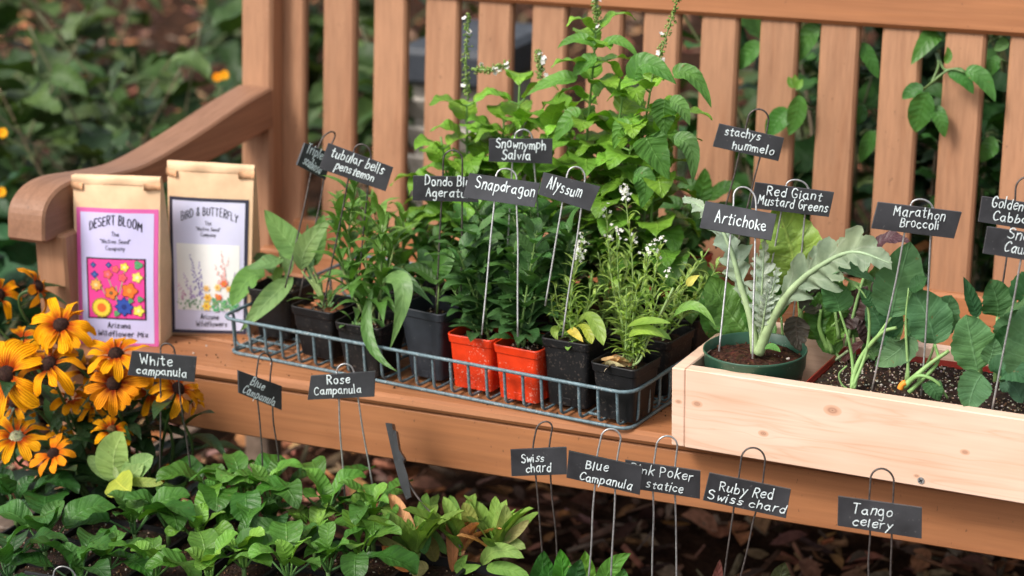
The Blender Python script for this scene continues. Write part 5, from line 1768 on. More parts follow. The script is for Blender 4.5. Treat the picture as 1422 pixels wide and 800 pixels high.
def artichoke_leaf(P, wrib, wleaf, col, teeth=9, tp=0.22, depth=0.9, silver=False, start=0.25):
    """thick pale rib with ragged silver lobes either side"""
    C = catmull(P, 10)
    n = len(C)
    u = np.linspace(0, 1, n)
    rr = np.interp(u, [0, 0.15, 0.6, 1], [wrib, wrib * 0.85, wrib * 0.45, wrib * 0.12])
    mrib = MB()
    tube(ms, C, rr, 8, np.stack([np.array([0.32, 0.42, 0.20]) * (1 - a) + np.array([0.26, 0.36, 0.22]) * a for a in u]))
    # lobes: jagged blade halves, raised a little, following the rib
    T = np.gradient(C, axis=0)
    T /= np.linalg.norm(T, axis=1)[:, None]
    nref = fold_faces_up(0.75)
    S = np.cross(T, nref)
    S /= np.linalg.norm(S, axis=1)[:, None]
    N = np.cross(S, T)
    k = 90
    uu = np.linspace(start, 1, k)
    Cc, SS, NN, TT = [np.stack([np.interp(uu, u, A[:, j]) for j in range(3)], 1) for A in (C, S, N, T)]
    for sg in (-1, 1):
        ph = (uu * teeth + (0.3 if sg > 0 else 0) + np.interp(uu, np.linspace(0, 1, 9), rng.uniform(-0.35, 0.35, 9))) % 1
        env = np.clip((uu - start) / 0.25, 0, 1) ** 0.8 * np.clip((1.02 - uu) / 0.35, 0, 1) ** 0.6
        wv = wleaf * env * (1 - depth * np.abs(2 * ph - 0.75) / 1.25) * np.interp(uu, np.linspace(0, 1, 14), rng.uniform(0.55, 1.25, 14))
        V, UV = [], []
        for v in (0, 0.45, 1.0):
            V.append(rng.normal(0, 0.0006, Cc.shape) * v + Cc + SS * sg * (v * wv)[:, None] + NN * (0.25 * v * wv * np.cos(ph * 6.28) + 0.15 * v * wv)[:, None] + TT * (v * wv * 0.5)[:, None])
            UV.append(np.stack([uu, np.full(k, 0.15 + 0.8 * v), np.zeros(k)], 1))
        f = []
        for j in range(2):
            for i in range(k - 1):
                q = (j * k + i, j * k + i + 1, (j + 1) * k + i + 1, (j + 1) * k + i)
                f.append(q if sg > 0 else q[::-1])
        ml.add(np.concatenate(V), f, jcol(col, 0.06), np.concatenate(UV))


b = on_y(1053, 491, y0)
artichoke_leaf([b, on_y(1072, 445, y0), on_y(1100, 402, y0 - 0.005), on_y(1138, 370, y0 - 0.01), on_y(1185, 350, y0 - 0.02), on_y(1238, 366, y0 - 0.03)], 0.0072, 0.036, ART, 11, depth=0.42, start=0.24)
artichoke_leaf([b + np.array([-0.004, 0, 0]), on_y(1043, 445, y0 + 0.005), on_y(1028, 395, y0 + 0.01), on_y(1014, 345, y0 + 0.02), on_y(990, 300, y0 + 0.04), on_y(950, 274, y0 + 0.05)], 0.0062, 0.024, (0.26, 0.34, 0.27), 12, depth=0.6, start=0.25)
for (tx, ty, dy, wl) in ((1080, 372, -0.004, 0.012), (1062, 330, 0.012, 0.014), (1068, 398, -0.006, 0.010), (1050, 352, 0.016, 0.013)):
    artichoke_leaf([b + np.array([0.0, 0.004, 0.004]), on_y((1054 + tx) / 2, (480 + ty) / 2, y0 + dy), on_y(tx, ty, y0 + dy)], 0.0024, wl * 1.1, (0.36, 0.43, 0.37), 10 + (tx % 3), depth=0.75, start=0.1)
leaf_px(ml, (1062, 484, -0.008), (1072, 482, -0.012), (1084, 489, -0.016), 12, y0, 'ovate', 0.5, (0.10, 0.26, 0.06))
finish(rt, ml, ms, 'leaf_matte')

# two trays of soil
ZT0, ZT1 = ZB0 + 0.011, 0.112


def tray(u0, v0, u1, v1, z1, label, perl):
    hx, hy = (u1 - u0) / 2, (v1 - v0) / 2
    c = bxy((u0 + u1) / 2, (v0 + v1) / 2)
    rt = thing('seedling_tray', (c[0], c[1], ZT0), label, 'seedling tray', 'red seedling trays in the pine box')

    def rr(sx, z):
        out = []
        R2 = rot2(BANG)
        r = 0.008
        for (ax, ay, a0) in ((1, -1, -90), (1, 1, 0), (-1, 1, 90), (-1, -1, 180)):
            for k in range(5):
                a = rad(a0 + 22.5 * k)
                q = R2 @ np.array([ax * (hx - sx - r) + r * math.cos(a), ay * (hy - sx - r) + r * math.sin(a)])
                out.append((c[0] + q[0], c[1] + q[1], z))
        return out
    mb = MB()
    loft(mb, [rr(0.010, ZT0), rr(0.003, z1 - 0.006), rr(0, z1 - 0.005), rr(0, z1), rr(0.0015, z1), rr(0.003, z1 - 0.012)])
    mb.build('tray', M['darkred'], rt, smooth=False)
    mb = MB()
    soil(mb, c, hx - 0.0045, hy - 0.0045, z1 - 0.007, BANG, perlite=perl, res=0.0045, chips=0.3)
    mb.build('soil', M['soil'], rt)


tray(0.158, 0.022, 0.435, 0.199, 0.113, 'red tray of speckled black soil along the box front, under the Marathon Broccoli sign', 0.9)
tray(0.441, 0.022, 0.70, 0.199, 0.112, 'red tray of dark soil at the right edge of the picture, cabbages in it', 0.6)
# a black divider flap standing proud of the soil

# mustard greens
MU, PU = (0.11, 0.22, 0.035), (0.060, 0.035, 0.035)
CR = dict(crink=0.10, serr=0.07, freq=11, wave=0.12, n=22, m_=4)


def veg(name, loc, label, cat, group, leaves, lm, stems=(), y=0.1):
    rt = thing(name, loc, label, cat, group)
    ml, ms = MB(), MB()
    for a in leaves:
        B, Cc, T, w, cl, sh, fc = a[:7]
        kw = dict(CR) if lm == 'leaf_crinkle' else dict(wave=0.08, serr=0.06, freq=8, n=20, m_=3)
        kw.update(a[7] if len(a) > 7 else {})
        st = kw.pop('st', None)
        sc = kw.pop('sc', (0.22, 0.36, 0.13))
        sr = kw.pop('rr', 0.0026)
        leaf_px(ml, B, Cc, T, w, y, sh, fc, cl, **kw)
        if st is not None:
            P = [on_y(q[0], q[1], y + (q[2] if len(q) > 2 else 0)) for q in st] + [on_y(B[0], B[1], y + (B[2] if len(B) > 2 else 0))]
            P = catmull(P, 6)
            tube(ms, P, np.linspace(sr, sr * 0.6, len(P)), 8, jcol(sc, 0.06))
    for P, r0, r1, cl in stems:
        P = catmull([on_y(q[0], q[1], y + (q[2] if len(q) > 2 else 0)) for q in P], 6)
        tube(ms, P, np.linspace(r0, r1, len(P)), 8, jcol(cl, 0.05))
    finish(rt, ml, ms, lm)
    return rt


ym = bxy(0.17, 0.15)[1]
veg('mustard_plant', bpt(0.16, 0.15, 0.10), 'mustard green with huge crinkled yellow green leaf behind the artichoke', 'leafy vegetable', 'mustard greens in the box', [
    ((1108, 400), (1098, 345), (1078, 282), 92, (0.20, 0.34, 0.07), 'ovate', 0.85, dict(st=[(1103, 512), (1112, 450)], rr=0.0048, sc=(0.30, 0.44, 0.14), roll=0.15)),
    ((1038, 465), (1010, 430), (984, 383), 66, (0.09, 0.21, 0.045), 'ovate', 0.7, dict(st=[(1080, 505), (1058, 490)])),
    ((1085, 440), (1070, 410), (1065, 370), 50, (0.04, 0.14, 0.025), 'ovate', 0.6, dict(st=[(1090, 510)])),
    ((1108, 440, -0.01), (1106, 460, -0.02), (1112, 488, -0.03), 36, (0.075, 0.06, 0.045), 'ovate', 0.8, dict(st=[(1118, 425, -0.01)], rr=0.001)),
    ((1000, 470, 0.01), (990, 440), (978, 400, 0.01), 40, (0.06, 0.17, 0.03), 'ovate', 0.7),
    ((1075, 470, 0.01), (1050, 440, 0.01), (1035, 400, 0.01), 44, (0.07, 0.19, 0.035), 'ovate', 0.7), ((1120, 470, 0.01), (1135, 440, 0.01), (1138, 405, 0.01), 40, (0.08, 0.2, 0.04), 'ovate', 0.75)], 'leaf_crinkle', y=ym)
ym2 = bxy(0.24, 0.16)[1]
veg('mustard_plant', bpt(0.24, 0.16, 0.10), 'mustard green with dull purple leaves and pale green stems, beside the big yellow green one', 'leafy vegetable', 'mustard greens in the box', [
    ((1165, 445), (1180, 430), (1205, 398), 50, PU, 'ovate', 0.75, dict(st=[(1155, 490), (1150, 460)], rr=0.0034, sc=(0.24, 0.4, 0.12))),
    ((1140, 430), (1125, 415), (1110, 385), 44, (0.06, 0.06, 0.04), 'ovate', 0.6, dict(st=[(1150, 487), (1138, 455)], rr=0.0036, sc=(0.25, 0.42, 0.12))),
    ((1158, 480), (1160, 455), (1162, 425), 28, (0.12, 0.28, 0.04), 'lance', 0.8),
    ((1195, 440), (1205, 460), (1205, 480), 32, (0.09, 0.05, 0.05), 'ovate', 0.6),
    ((1215, 345, 0.02), (1235, 332, 0.02), (1264, 338, 0.02), 26, (0.085, 0.04, 0.05), 'ovate', 0.4, dict(st=[(1175, 480), (1195, 400)], rr=0.0025)),
    ((1170, 380, 0.01), (1180, 360, 0.01), (1192, 335, 0.01), 30, (0.05, 0.05, 0.035), 'ovate', 0.7, dict(st=[(1165, 470), (1160, 420)])),
    ((1215, 470, 0.01), (1222, 430, 0.01), (1215, 385, 0.01), 44, (0.08, 0.06, 0.05), 'ovate', 0.75), ((1180, 470, 0.02), (1200, 440, 0.02), (1235, 425, 0.02), 36, (0.06, 0.13, 0.05), 'ovate', 0.6), ((1150, 450, 0.02), (1150, 400, 0.02), (1160, 365, 0.02), 44, (0.07, 0.15, 0.05), 'ovate', 0.7),
    ((1200, 475), (1180, 490), (1165, 512), 14, (0.12, 0.05, 0.05), 'ovate', 0.5)], 'leaf_crinkle',
    stems=[([(1143, 512, -0.01), (1160, 500), (1178, 487)], 0.002, 0.0018, (0.36, 0.46, 0.24))], y=ym2)
veg('mustard_plant', bpt(0.205, 0.165, 0.10), 'leafy mustard green filling the back of the box between the purple leaves and the broccoli', 'leafy vegetable', 'mustard greens in the box', [
    ((1150, 470, 0.01), (1140, 430), (1122, 392), 50, (0.085, 0.21, 0.05), 'ovate', 0.75), ((1185, 465, 0.01), (1190, 430), (1180, 388), 54, (0.08, 0.19, 0.055), 'ovate', 0.75), ((1215, 480, 0.01), (1230, 450), (1240, 410), 50, (0.085, 0.20, 0.065), 'ovate', 0.75),
    ((1165, 490), (1150, 475), (1132, 468), 34, (0.09, 0.22, 0.05), 'ovate', 0.7), ((1200, 495), (1215, 485), (1232, 490), 32, (0.08, 0.19, 0.06), 'ovate', 0.7), ((1195, 440, 0.02), (1215, 400, 0.02), (1222, 362, 0.02), 44, (0.075, 0.17, 0.06), 'ovate', 0.75)], 'leaf_crinkle',
    stems=[([(1178, 515), (1160, 490), (1150, 470, 0.01)], 0.003, 0.002, (0.24, 0.4, 0.13)), ([(1180, 515), (1186, 490), (1185, 465, 0.01)], 0.003, 0.002, (0.24, 0.4, 0.13)), ([(1182, 515), (1205, 495), (1215, 480, 0.01)], 0.0028, 0.002, (0.24, 0.4, 0.13))], y=bxy(0.21, 0.165)[1])
BR = (0.075, 0.19, 0.085)
yb = bxy(0.24, 0.07)[1]
veg('broccoli_seedling', bpt(0.24, 0.065, 0.11), 'lanky broccoli seedling with pale bent stem, between the green pot and the Marathon Broccoli wires', 'leafy vegetable', 'broccoli and cabbage seedlings in the box', [
    ((1166, 432), (1158, 410), (1138, 388), 44, (0.075, 0.20, 0.07), 'cord', 0.75, dict(st=[(1184, 542, -0.02), (1184, 505), (1178, 470)], rr=0.0024, sc=(0.22, 0.38, 0.12))),
    ((1150, 380), (1175, 372), (1218, 395), 40, BR, 'cord', 0.3, dict(st=[(1184, 540, -0.02), (1205, 480), (1204, 420), (1180, 390)], rr=0.0022)),
    ((1215, 425), (1205, 415), (1195, 400), 22, (0.03, 0.1, 0.035), 'ovate', 0.6),
    ((1238, 440), (1246, 400), (1264, 336), 70, (0.085, 0.20, 0.09), 'oblong', 0.9, dict(st=[(1186, 540, -0.02), (1196, 500), (1222, 462)], rr=0.0024, sc=(0.26, 0.42, 0.15)))], 'leaf_matte',
    stems=[([(1184, 544, -0.02), (1170, 535, -0.02), (1165, 520, -0.02), (1176, 508, -0.02)], 0.0012, 0.001, (0.2, 0.34, 0.12)), ([(1184, 546, -0.02), (1186, 520, -0.01), (1200, 490, 0.0), (1225, 462, 0), (1245, 455, 0)], 0.0036, 0.0022, (0.22, 0.36, 0.12))], y=yb)
yb = bxy(0.34, 0.065)[1]
veg('broccoli_seedling', bpt(0.33, 0.06, 0.11), 'broccoli seedling with a large blue green leaf right of the Marathon Broccoli stakes', 'leafy vegetable', 'broccoli and cabbage seedlings in the box', [
    ((1298, 478), (1290, 445), (1268, 404), 64, (0.075, 0.185, 0.085), 'oblong', 0.85, dict(st=[(1262, 545, -0.02), (1290, 518, -0.01), (1303, 500)], rr=0.003, sc=(0.22, 0.38, 0.12))),
    ((1300, 470, 0.03), (1310, 440, 0.03), (1322, 410, 0.03), 44, BR, 'oblong', 0.7, dict(st=[(1275, 530, 0.02), (1292, 495, 0.03)], rr=0.002)), ((1240, 480, 0.03), (1222, 450, 0.03), (1208, 420, 0.03), 42, BR, 'oblong', 0.75), ((1258, 470), (1270, 450, 0.02), (1268, 425, 0.02), 30, (0.06, 0.16, 0.06), 'oblong', 0.75),
    ((1257, 468), (1250, 485), (1215, 508), 44, (0.075, 0.15, 0.075), 'ovate', 0.7, dict(st=[(1258, 530, -0.01), (1262, 490)], rr=0.002)),
    ((1262, 400), (1275, 395), (1288, 385), 26, (0.03, 0.10, 0.035), 'ovate', 0.5, dict(st=[(1262, 530, -0.01), (1258, 450)], rr=0.002)),
    ((1288, 530, -0.02), (1296, 540, -0.03), (1306, 556, -0.03), 28, (0.04, 0.11, 0.04), 'ovate', 0.6),
    ((1240, 470, 0.02), (1235, 440, 0.02), (1225, 415, 0.02), 34, (0.04, 0.12, 0.05), 'ovate', 0.7)], 'leaf_matte',
    stems=[([(1254, 537, -0.02), (1268, 525, -0.02), (1292, 505, -0.01), (1318, 487, 0)], 0.0036, 0.0022, (0.24, 0.38, 0.14)), ([(1256, 538, -0.02), (1275, 522, -0.025), (1300, 530, -0.025), (1316, 553, -0.02)], 0.003, 0.0014, (0.2, 0.36, 0.12)), ([(1250, 540, -0.022), (1253, 534, -0.022), (1258, 531, -0.022)], 0.004, 0.0036, (0.72, 0.25, 0.03))], y=yb)
CA = (0.085, 0.195, 0.09)
yb = bxy(0.46, 0.05)[1]
veg('cabbage_seedling', bpt(0.44, 0.05, 0.11), 'cabbage seedling with smooth oval leaves in front, left of the Snow sign stake', 'leafy vegetable', 'broccoli and cabbage seedlings in the box', [
    ((1358, 515), (1350, 480), (1342, 437), 64, (0.09, 0.21, 0.09), 'oblong', 0.85, dict(st=[(1352, 560, 0.0)], rr=0.003)),
    ((1364, 520, -0.01), (1352, 540, -0.02), (1345, 569, -0.03), 48, (0.07, 0.165, 0.075), 'round', 0.8),
    ((1372, 505), (1378, 490), (1382, 470), 30, CA, 'ovate', 0.6),
    ((1358, 440, 0.03), (1350, 420, 0.03), (1338, 384, 0.03), 24, (0.03, 0.10, 0.04), 'ovate', 0.4, dict(st=[(1362, 520, 0.02)]))], 'leaf_matte', y=yb)
veg('cabbage_seedling', bpt(0.49, 0.09, 0.11), 'cabbage seedling behind, its leaves rising between the two sign stakes at the right edge', 'leafy vegetable', 'broccoli and cabbage seedlings in the box', [
    ((1385, 440, 0.02), (1385, 420, 0.02), (1375, 388, 0.02), 50, (0.045, 0.13, 0.045), 'round', 0.75, dict(st=[(1382, 530, 0.0)], rr=0.003)),
    ((1390, 445, 0.01), (1420, 425, 0.0), (1445, 430, 0.0), 30, (0.07, 0.15, 0.06), 'round', 0.3),
    ((1400, 480, 0.0), (1412, 455, 0), (1425, 430, 0), 60, CA, 'round', 0.8, dict(st=[(1390, 530, 0.0)], rr=0.003)),
    ((1385, 520, -0.02), (1400, 512, -0.03), (1430, 530, -0.03), 42, (0.04, 0.12, 0.055), 'round', 0.7),
    ((1385, 495, -0.01), (1395, 470, -0.01), (1400, 450, -0.01), 30, (0.03, 0.10, 0.035), 'round', 0.7)], 'leaf_matte', y=yb + 0.02)
veg('cabbage_seedling', bpt(0.57, 0.06, 0.11), 'cabbage seedling cut by the picture edge, folded round leaf low over the box rim', 'leafy vegetable', 'broccoli and cabbage seedlings in the box', [
    ((1420, 560), (1405, 535), (1392, 545), 30, (0.05, 0.12, 0.07), 'round', 0.6),
    ((1432, 530), (1425, 480), (1432, 420), 70, CA, 'round', 0.8, dict(st=[(1435, 575)], rr=0.003)),
    ((1420, 420, 0.03), (1430, 400, 0.03), (1450, 390, 0.03), 50, (0.03, 0.1, 0.035), 'round', 0.7, dict(st=[(1435, 540, 0.03)]))], 'leaf_matte', y=yb)

# ================================================================ foreground bed on a low stand
ZS = -0.150
SY0, SY1 = -0.50, -0.085
st = thing('plant_stand', (-0.6, -0.3, GROUND), 'low wooden plant stand in front of the bench, hidden under the campanula trays', 'plant stand')
mb = MB()
ZTOP = ZS - 0.062
for k in range(5):
    y_ = SY0 + 0.09 * k
    box(mb, (-1.5, y_, ZTOP - 0.02), (0.42, y_ + 0.08, ZTOP), bev=0.003)
mb.build('table_top', M['wood_old_shaded'], st, smooth=False)
for x in (-1.44, -0.55, 0.34):
    for y_ in (SY0 + 0.02, SY1 - 0.07):
        mb = MB()
        box(mb, (x, y_, GROUND), (x + 0.04, y_ + 0.04, ZTOP - 0.021), bev=0.003)
        mb.build('leg', M['wood_old_shaded'], st, smooth=False)


def black_tray(x0, x1, y0, y1, z, label):
    rt = thing('nursery_tray', ((x0 + x1) / 2, (y0 + y1) / 2, ZTOP), label, 'nursery tray', 'black nursery trays on the stand')
    mb = MB()
    def rr(i, zz):
        return [(x0 + i, y0 + i, zz), (x1 - i, y0 + i, zz), (x1 - i, y1 - i, zz), (x0 + i, y1 - i, zz)]
    loft(mb, [rr(0.012, ZTOP + 0.0005), rr(0.002, z - 0.004), rr(0, z - 0.003), rr(0, z), rr(0.003, z), rr(0.005, z - 0.02)])
    # cell dividers
    k = int((x1 - x0) / 0.075)
    for i in range(1, k):
        x = x0 + (x1 - x0) * i / k
        box(mb, (x - 0.0025, y0 + 0.006, z - 0.018), (x + 0.0025, y1 - 0.006, z - 0.003))
    k2 = int((y1 - y0) / 0.075)
    for i in range(1, k2):
        y_ = y0 + (y1 - y0) * i / k2
        box(mb, (x0 + 0.006, y_ - 0.0025, z - 0.018), (x1 - 0.006, y_ + 0.0025, z - 0.0035))
    mb.build('tray', M['black'], rt, smooth=False)
    mb = MB()
    soil(mb, ((x0 + x1) / 2, (y0 + y1) / 2), (x1 - x0) / 2 - 0.006, (y1 - y0) / 2 - 0.006, z - 0.012, 0, perlite=0.5, res=0.007, chips=0.75, mound=0.002)
    mb.build('soil', M['soil'], rt)


black_tray(-1.17, -0.86, SY0 + 0.02, -0.09, ZS, 'black tray under the white and blue campanulas at the lower left')
black_tray(-0.85, -0.47, SY0 + 0.02, -0.11, ZS, 'black tray under the reddish statice and the rose campanulas')
black_tray(-0.46, -0.05, SY0 + 0.02, -0.24, ZS - 0.02, 'black tray under the swiss chard at the bottom edge')

CAM_G = (0.030, 0.105, 0.020)
CPOS = [  # px of the heart of each rosette, leaf count, size (m), colours
 (61, 752, 8, 0.056, (0.022, 0.085, 0.02), (0.06, 0.16, 0.03)), (150, 778, 8, 0.046, (0.032, 0.11, 0.02), (0.08, 0.19, 0.035)), (186, 728, 9, 0.050, (0.025, 0.095, 0.022), (0.07, 0.17, 0.03)),
 (232, 720, 7, 0.048, (0.024, 0.09, 0.022), (0.06, 0.16, 0.03)), (275, 742, 9, 0.047, (0.05, 0.155, 0.022), (0.14, 0.30, 0.04)), (318, 690, 9, 0.047, (0.032, 0.115, 0.018), (0.08, 0.22, 0.03)),
 (338, 775, 8, 0.050, (0.045, 0.145, 0.022), (0.17, 0.33, 0.05)), (362, 690, 9, 0.046, (0.032, 0.115, 0.02), (0.09, 0.22, 0.035)), (404, 690, 9, 0.044, (0.035, 0.12, 0.02), (0.11, 0.25, 0.04)),
 (378, 722, 8, 0.048, (0.022, 0.085, 0.028), (0.05, 0.14, 0.03)), (436, 742, 9, 0.044, (0.05, 0.15, 0.024), (0.16, 0.32, 0.05)), (480, 705, 9, 0.043, (0.032, 0.12, 0.02), (0.10, 0.24, 0.035)),
 (455, 780, 8, 0.046, (0.03, 0.10, 0.022), (0.08, 0.2, 0.03)), (520, 728, 9, 0.043, (0.04, 0.13, 0.022), (0.12, 0.26, 0.04)), (548, 712, 8, 0.042, (0.032, 0.115, 0.02), (0.12, 0.27, 0.04)), (10, 790, 7, 0.055, (0.018, 0.07, 0.018), (0.04, 0.13, 0.025)),
 (215, 788, 8, 0.045, (0.045, 0.14, 0.02), (0.12, 0.27, 0.04)), (400, 790, 7, 0.048, (0.035, 0.12, 0.022), (0.12, 0.27, 0.04)), (20, 700, 6, 0.055, (0.014, 0.055, 0.016), (0.03, 0.1, 0.02)), (290, 795, 8, 0.045, (0.05, 0.15, 0.02), (0.15, 0.3, 0.045)), (110, 800, 7, 0.05, (0.02, 0.08, 0.018), (0.05, 0.15, 0.025)), (500, 770, 8, 0.042, (0.04, 0.13, 0.022), (0.12, 0.26, 0.04))]
CLAB = ['dark campanula seedling left of the wire loop at the lower left', 'campanula seedling just right of the wire loop at the lower left', 'campanula seedling with broad deep green leaves below the pale furry rosette', 'deep green campanula seedling under the White Campanula wires', 'bright green campanula seedling with an upright lime shoot, below the White Campanula sign', 'campanula seedling with shiny leaves, left of the dark Blue Campanula wires',
        'lime hearted campanula seedling at the bottom edge under the dark Blue Campanula sign', 'campanula seedling directly at the foot of the dark Blue Campanula wires', 'campanula seedling with a tall lime shoot right of the Blue Campanula wires', 'bluish dark campanula seedling with round hanging leaves below the Blue Campanula wires', 'small lime green campanula seedling between the Blue and Rose signs, in front', 'campanula seedling at the foot of the left Rose Campanula wire',
        'campanula seedling left of the statice at the bottom edge', 'campanula seedling between the Rose Campanula wires and the statice', 'campanula seedling under the edge-on sign', 'darkest campanula seedling in the bottom corner of the bed', 'yellow green campanula seedling at the bottom edge, two plants right of the wire loop', 'campanula seedling at the bottom edge between lime hearted ones', 'shaded campanula seedling under the orange flowers', 'brightest campanula seedling at the bottom edge, left of the lime hearted one', 'low campanula seedling right behind the wire loop at the lower left', 'campanula seedling touching the left side of the orange tipped statice leaf']
for (px, py, n, L, c0, c1), lb in zip(CPOS, CLAB):
    h = on_z(px, py, ZS + 0.030)
    h[1] = min(h[1], -0.13)
    b = h.copy()
    b[2] = ZS - 0.010
    hh = on_y(px, py, h[1])
    rt = thing('campanula_seedling', b, lb, 'seedling', 'campanula seedlings in the foreground trays')
    ml, ms = MB(), MB()
    top = np.array([b[0], b[1], max(b[2] + 0.014, hh[2] - 0.012)])
    tube(ms, [b, (b + top) / 2, top], 0.003, 6, (0.12, 0.22, 0.06))
    rosette(ml, ms, top, n, L * 1.5, L * 0.92, ('ovate', 'ovate', 'spat', 'oblong'), (14, 78), 0.55, np.array(c0) * rng.uniform(0.65, 1.2) * np.array([1.0, 1, 0.75]), np.array(c1) * 1.1, droop=48, serr=0.05, freq=15, wave=0.09)
    finish(rt, ml, ms, 'leaf_gloss')

# pale furry rosette rising behind them (px 175, 640)
c = on_y(178, 668, -0.16)
rt = thing('pale_rosette_plant', c - UP * 0.05, 'pale furry sage green rosette with yellowing lower leaf, below the White Campanula sign', 'seedling')
ml, ms = MB(), MB()
for B, Cc, T, w, cl in (((163, 665), (158, 635), (172, 600), 50, (0.25, 0.39, 0.13)), ((166, 668), (190, 650), (213, 634), 34, (0.21, 0.33, 0.12)), ((160, 668), (140, 650), (122, 634), 22, (0.13, 0.22, 0.08)), ((160, 666, -0.01), (168, 674, -0.03), (182, 684, -0.045), 46, (0.34, 0.42, 0.06)),
                        ((170, 668, -0.01), (200, 670, -0.015), (227, 671, -0.01), 14, (0.24, 0.34, 0.08)), ((163, 664, -0.008), (161, 658, -0.008), (160, 648, -0.008), 8, (0.32, 0.42, 0.24)), ((168, 668, -0.006), (180, 662, -0.006), (200, 645, -0.006), 26, (0.25, 0.37, 0.15))):
    leaf_px(ml, B, Cc, T, w, -0.16, 'oblong', 0.75, cl, n=16, fold=0.25, wave=0.05)
tube(ms, [c - UP * 0.075, c - UP * 0.03, c + UP * 0.004], 0.003, 6, (0.2, 0.28, 0.1))
finish(rt, ml, ms, 'leaf_matte')

# statice: strappy green leaves flushed red and orange
SLAB = ['statice seedling with a bright orange old leaf, under the edge-on sign', 'statice seedling with upright reddish and olive leaves, left of the Swiss Chard wires', 'statice seedling with long pale arching leaves just before the black gap']
for k, (px, py, n) in enumerate(((578, 776, 9), (640, 770, 11), (690, 775, 10))):
    c = on_z(px, py, ZS + 0.01)
    c[2] = ZS - 0.006
    rt = thing('statice_seedling', c, SLAB[k], 'seedling', 'statice seedlings in the foreground tray')
    ml, ms = MB(), MB()
    rosette(ml, ms, c + UP * 0.016, n + 8, 0.088, 0.025, 'oblong', (48, 88), 0.1, (0.13, 0.24, 0.045), (0.19, 0.32, 0.055), droop=18, serr=0, fold=0.45, old=((0.44, 0.21, 0.09), 0.15))
    y0 = c[1]
    E = [[((572, 790, -0.01), (555, 780, -0.015), (530, 758, -0.02), 22, (0.62, 0.22, 0.07)), ((580, 775), (560, 760), (545, 745), 20, (0.11, 0.24, 0.05)), ((590, 770), (590, 745), (600, 725), 20, (0.07, 0.18, 0.05)), ((575, 785, -0.012), (560, 770, -0.015), (520, 742, -0.01), 18, (0.30, 0.30, 0.10)), ((595, 790, -0.02), (585, 790, -0.02), (570, 795, -0.02), 22, (0.22, 0.2, 0.08))],
         [((628, 795, -0.01), (628, 750, -0.01), (623, 712, -0.01), 17, (0.36, 0.16, 0.07)), ((655, 745), (652, 720), (643, 698), 22, (0.20, 0.24, 0.06)), ((605, 780, -0.01), (598, 760, -0.01), (592, 742, -0.01), 22, (0.17, 0.17, 0.05)), ((620, 770), (600, 745), (580, 738), 18, (0.10, 0.21, 0.06)), ((650, 770, -0.01), (640, 790, -0.01), (668, 785, -0.02), 18, (0.14, 0.28, 0.06))],
         [((690, 770), (700, 735), (702, 700), 22, (0.20, 0.27, 0.08)), ((670, 785, -0.01), (690, 765, -0.02), (728, 775, -0.02), 22, (0.16, 0.28, 0.07)), ((680, 765), (705, 755), (730, 762), 20, (0.20, 0.27, 0.09)), ((690, 760), (715, 740), (735, 722), 15, (0.22, 0.22, 0.09)), ((675, 790, -0.02), (700, 790, -0.02), (735, 800, -0.02), 20, (0.13, 0.25, 0.05))]][k]
    for B, Cc, T, w, cl in E:
        leaf_px(ml, B, Cc, T, w, y0, 'spat' if w > 18 else 'oblong', 0.75, cl, n=16, fold=0.4, wave=0.05, st=None) if False else leaf_px(ml, B, Cc, T, w, y0, 'oblong', 0.75, cl, n=16, fold=0.4, wave=0.05)
    finish(rt, ml, ms, 'leaf_matte')

# swiss chard at the bottom edge
VLAB = ['glossy swiss chard under the Swiss Chard sign at the bottom edge', 'swiss chard with a curled pale green leaf behind the Blue Campanula stakes', 'small red veined chard leaf under the Ruby Red sign', 'dull red chard tip between the Pink Poker and Ruby Red wires']
VL = [[((748, 830), (752, 800), (756, 764), 34, (0.022, 0.10, 0.015)), ((782, 830), (782, 800), (778, 762), 32, (0.05, 0.19, 0.02)), ((770, 840), (762, 810), (765, 778), 30, (0.03, 0.13, 0.02)), ((795, 830), (800, 800), (806, 777), 28, (0.018, 0.085, 0.02))],
      [((805, 830), (812, 800), (812, 765), 32, (0.09, 0.24, 0.03)), ((842, 830), (845, 795), (876, 768), 30, (0.08, 0.22, 0.035)), ((855, 835), (862, 810), (866, 790), 26, (0.05, 0.17, 0.03)), ((835, 830), (838, 810), (835, 790), 24, (0.07, 0.2, 0.03))],
      [((1078, 830), (1082, 808), (1090, 780), 34, (0.05, 0.06, 0.025)), ((1072, 835), (1065, 815), (1060, 800), 20, (0.06, 0.10, 0.03))],
      [((994, 830), (996, 805), (1000, 777), 16, (0.14, 0.05, 0.045))]]
for k, L_ in enumerate(VL):
    c = on_z(L_[0][0][0], 850, ZS - 0.02)
    c[2] = ZS - 0.03
    rt = thing('chard_seedling', c, VLAB[k], 'seedling', 'swiss chard seedlings at the bottom edge')
    ml, ms = MB(), MB()
    y0 = c[1]
    for B, Cc, T, w, cl in L_:
        leaf_px(ml, B, Cc, T, w, y0, 'ovate', 0.8, cl, n=18, fold=0.25, wave=0.12, crink=0.05, m_=3)
        b_ = on_y(B[0], B[1], y0)
        petiole(ms, [c + np.array([0, 0, -0.002]), (c + b_) / 2, b_], 0.003, 0.002, (0.3, 0.4, 0.15) if k < 2 else (0.3, 0.04, 0.06))
    finish(rt, ml, ms, 'leaf_crinkle')

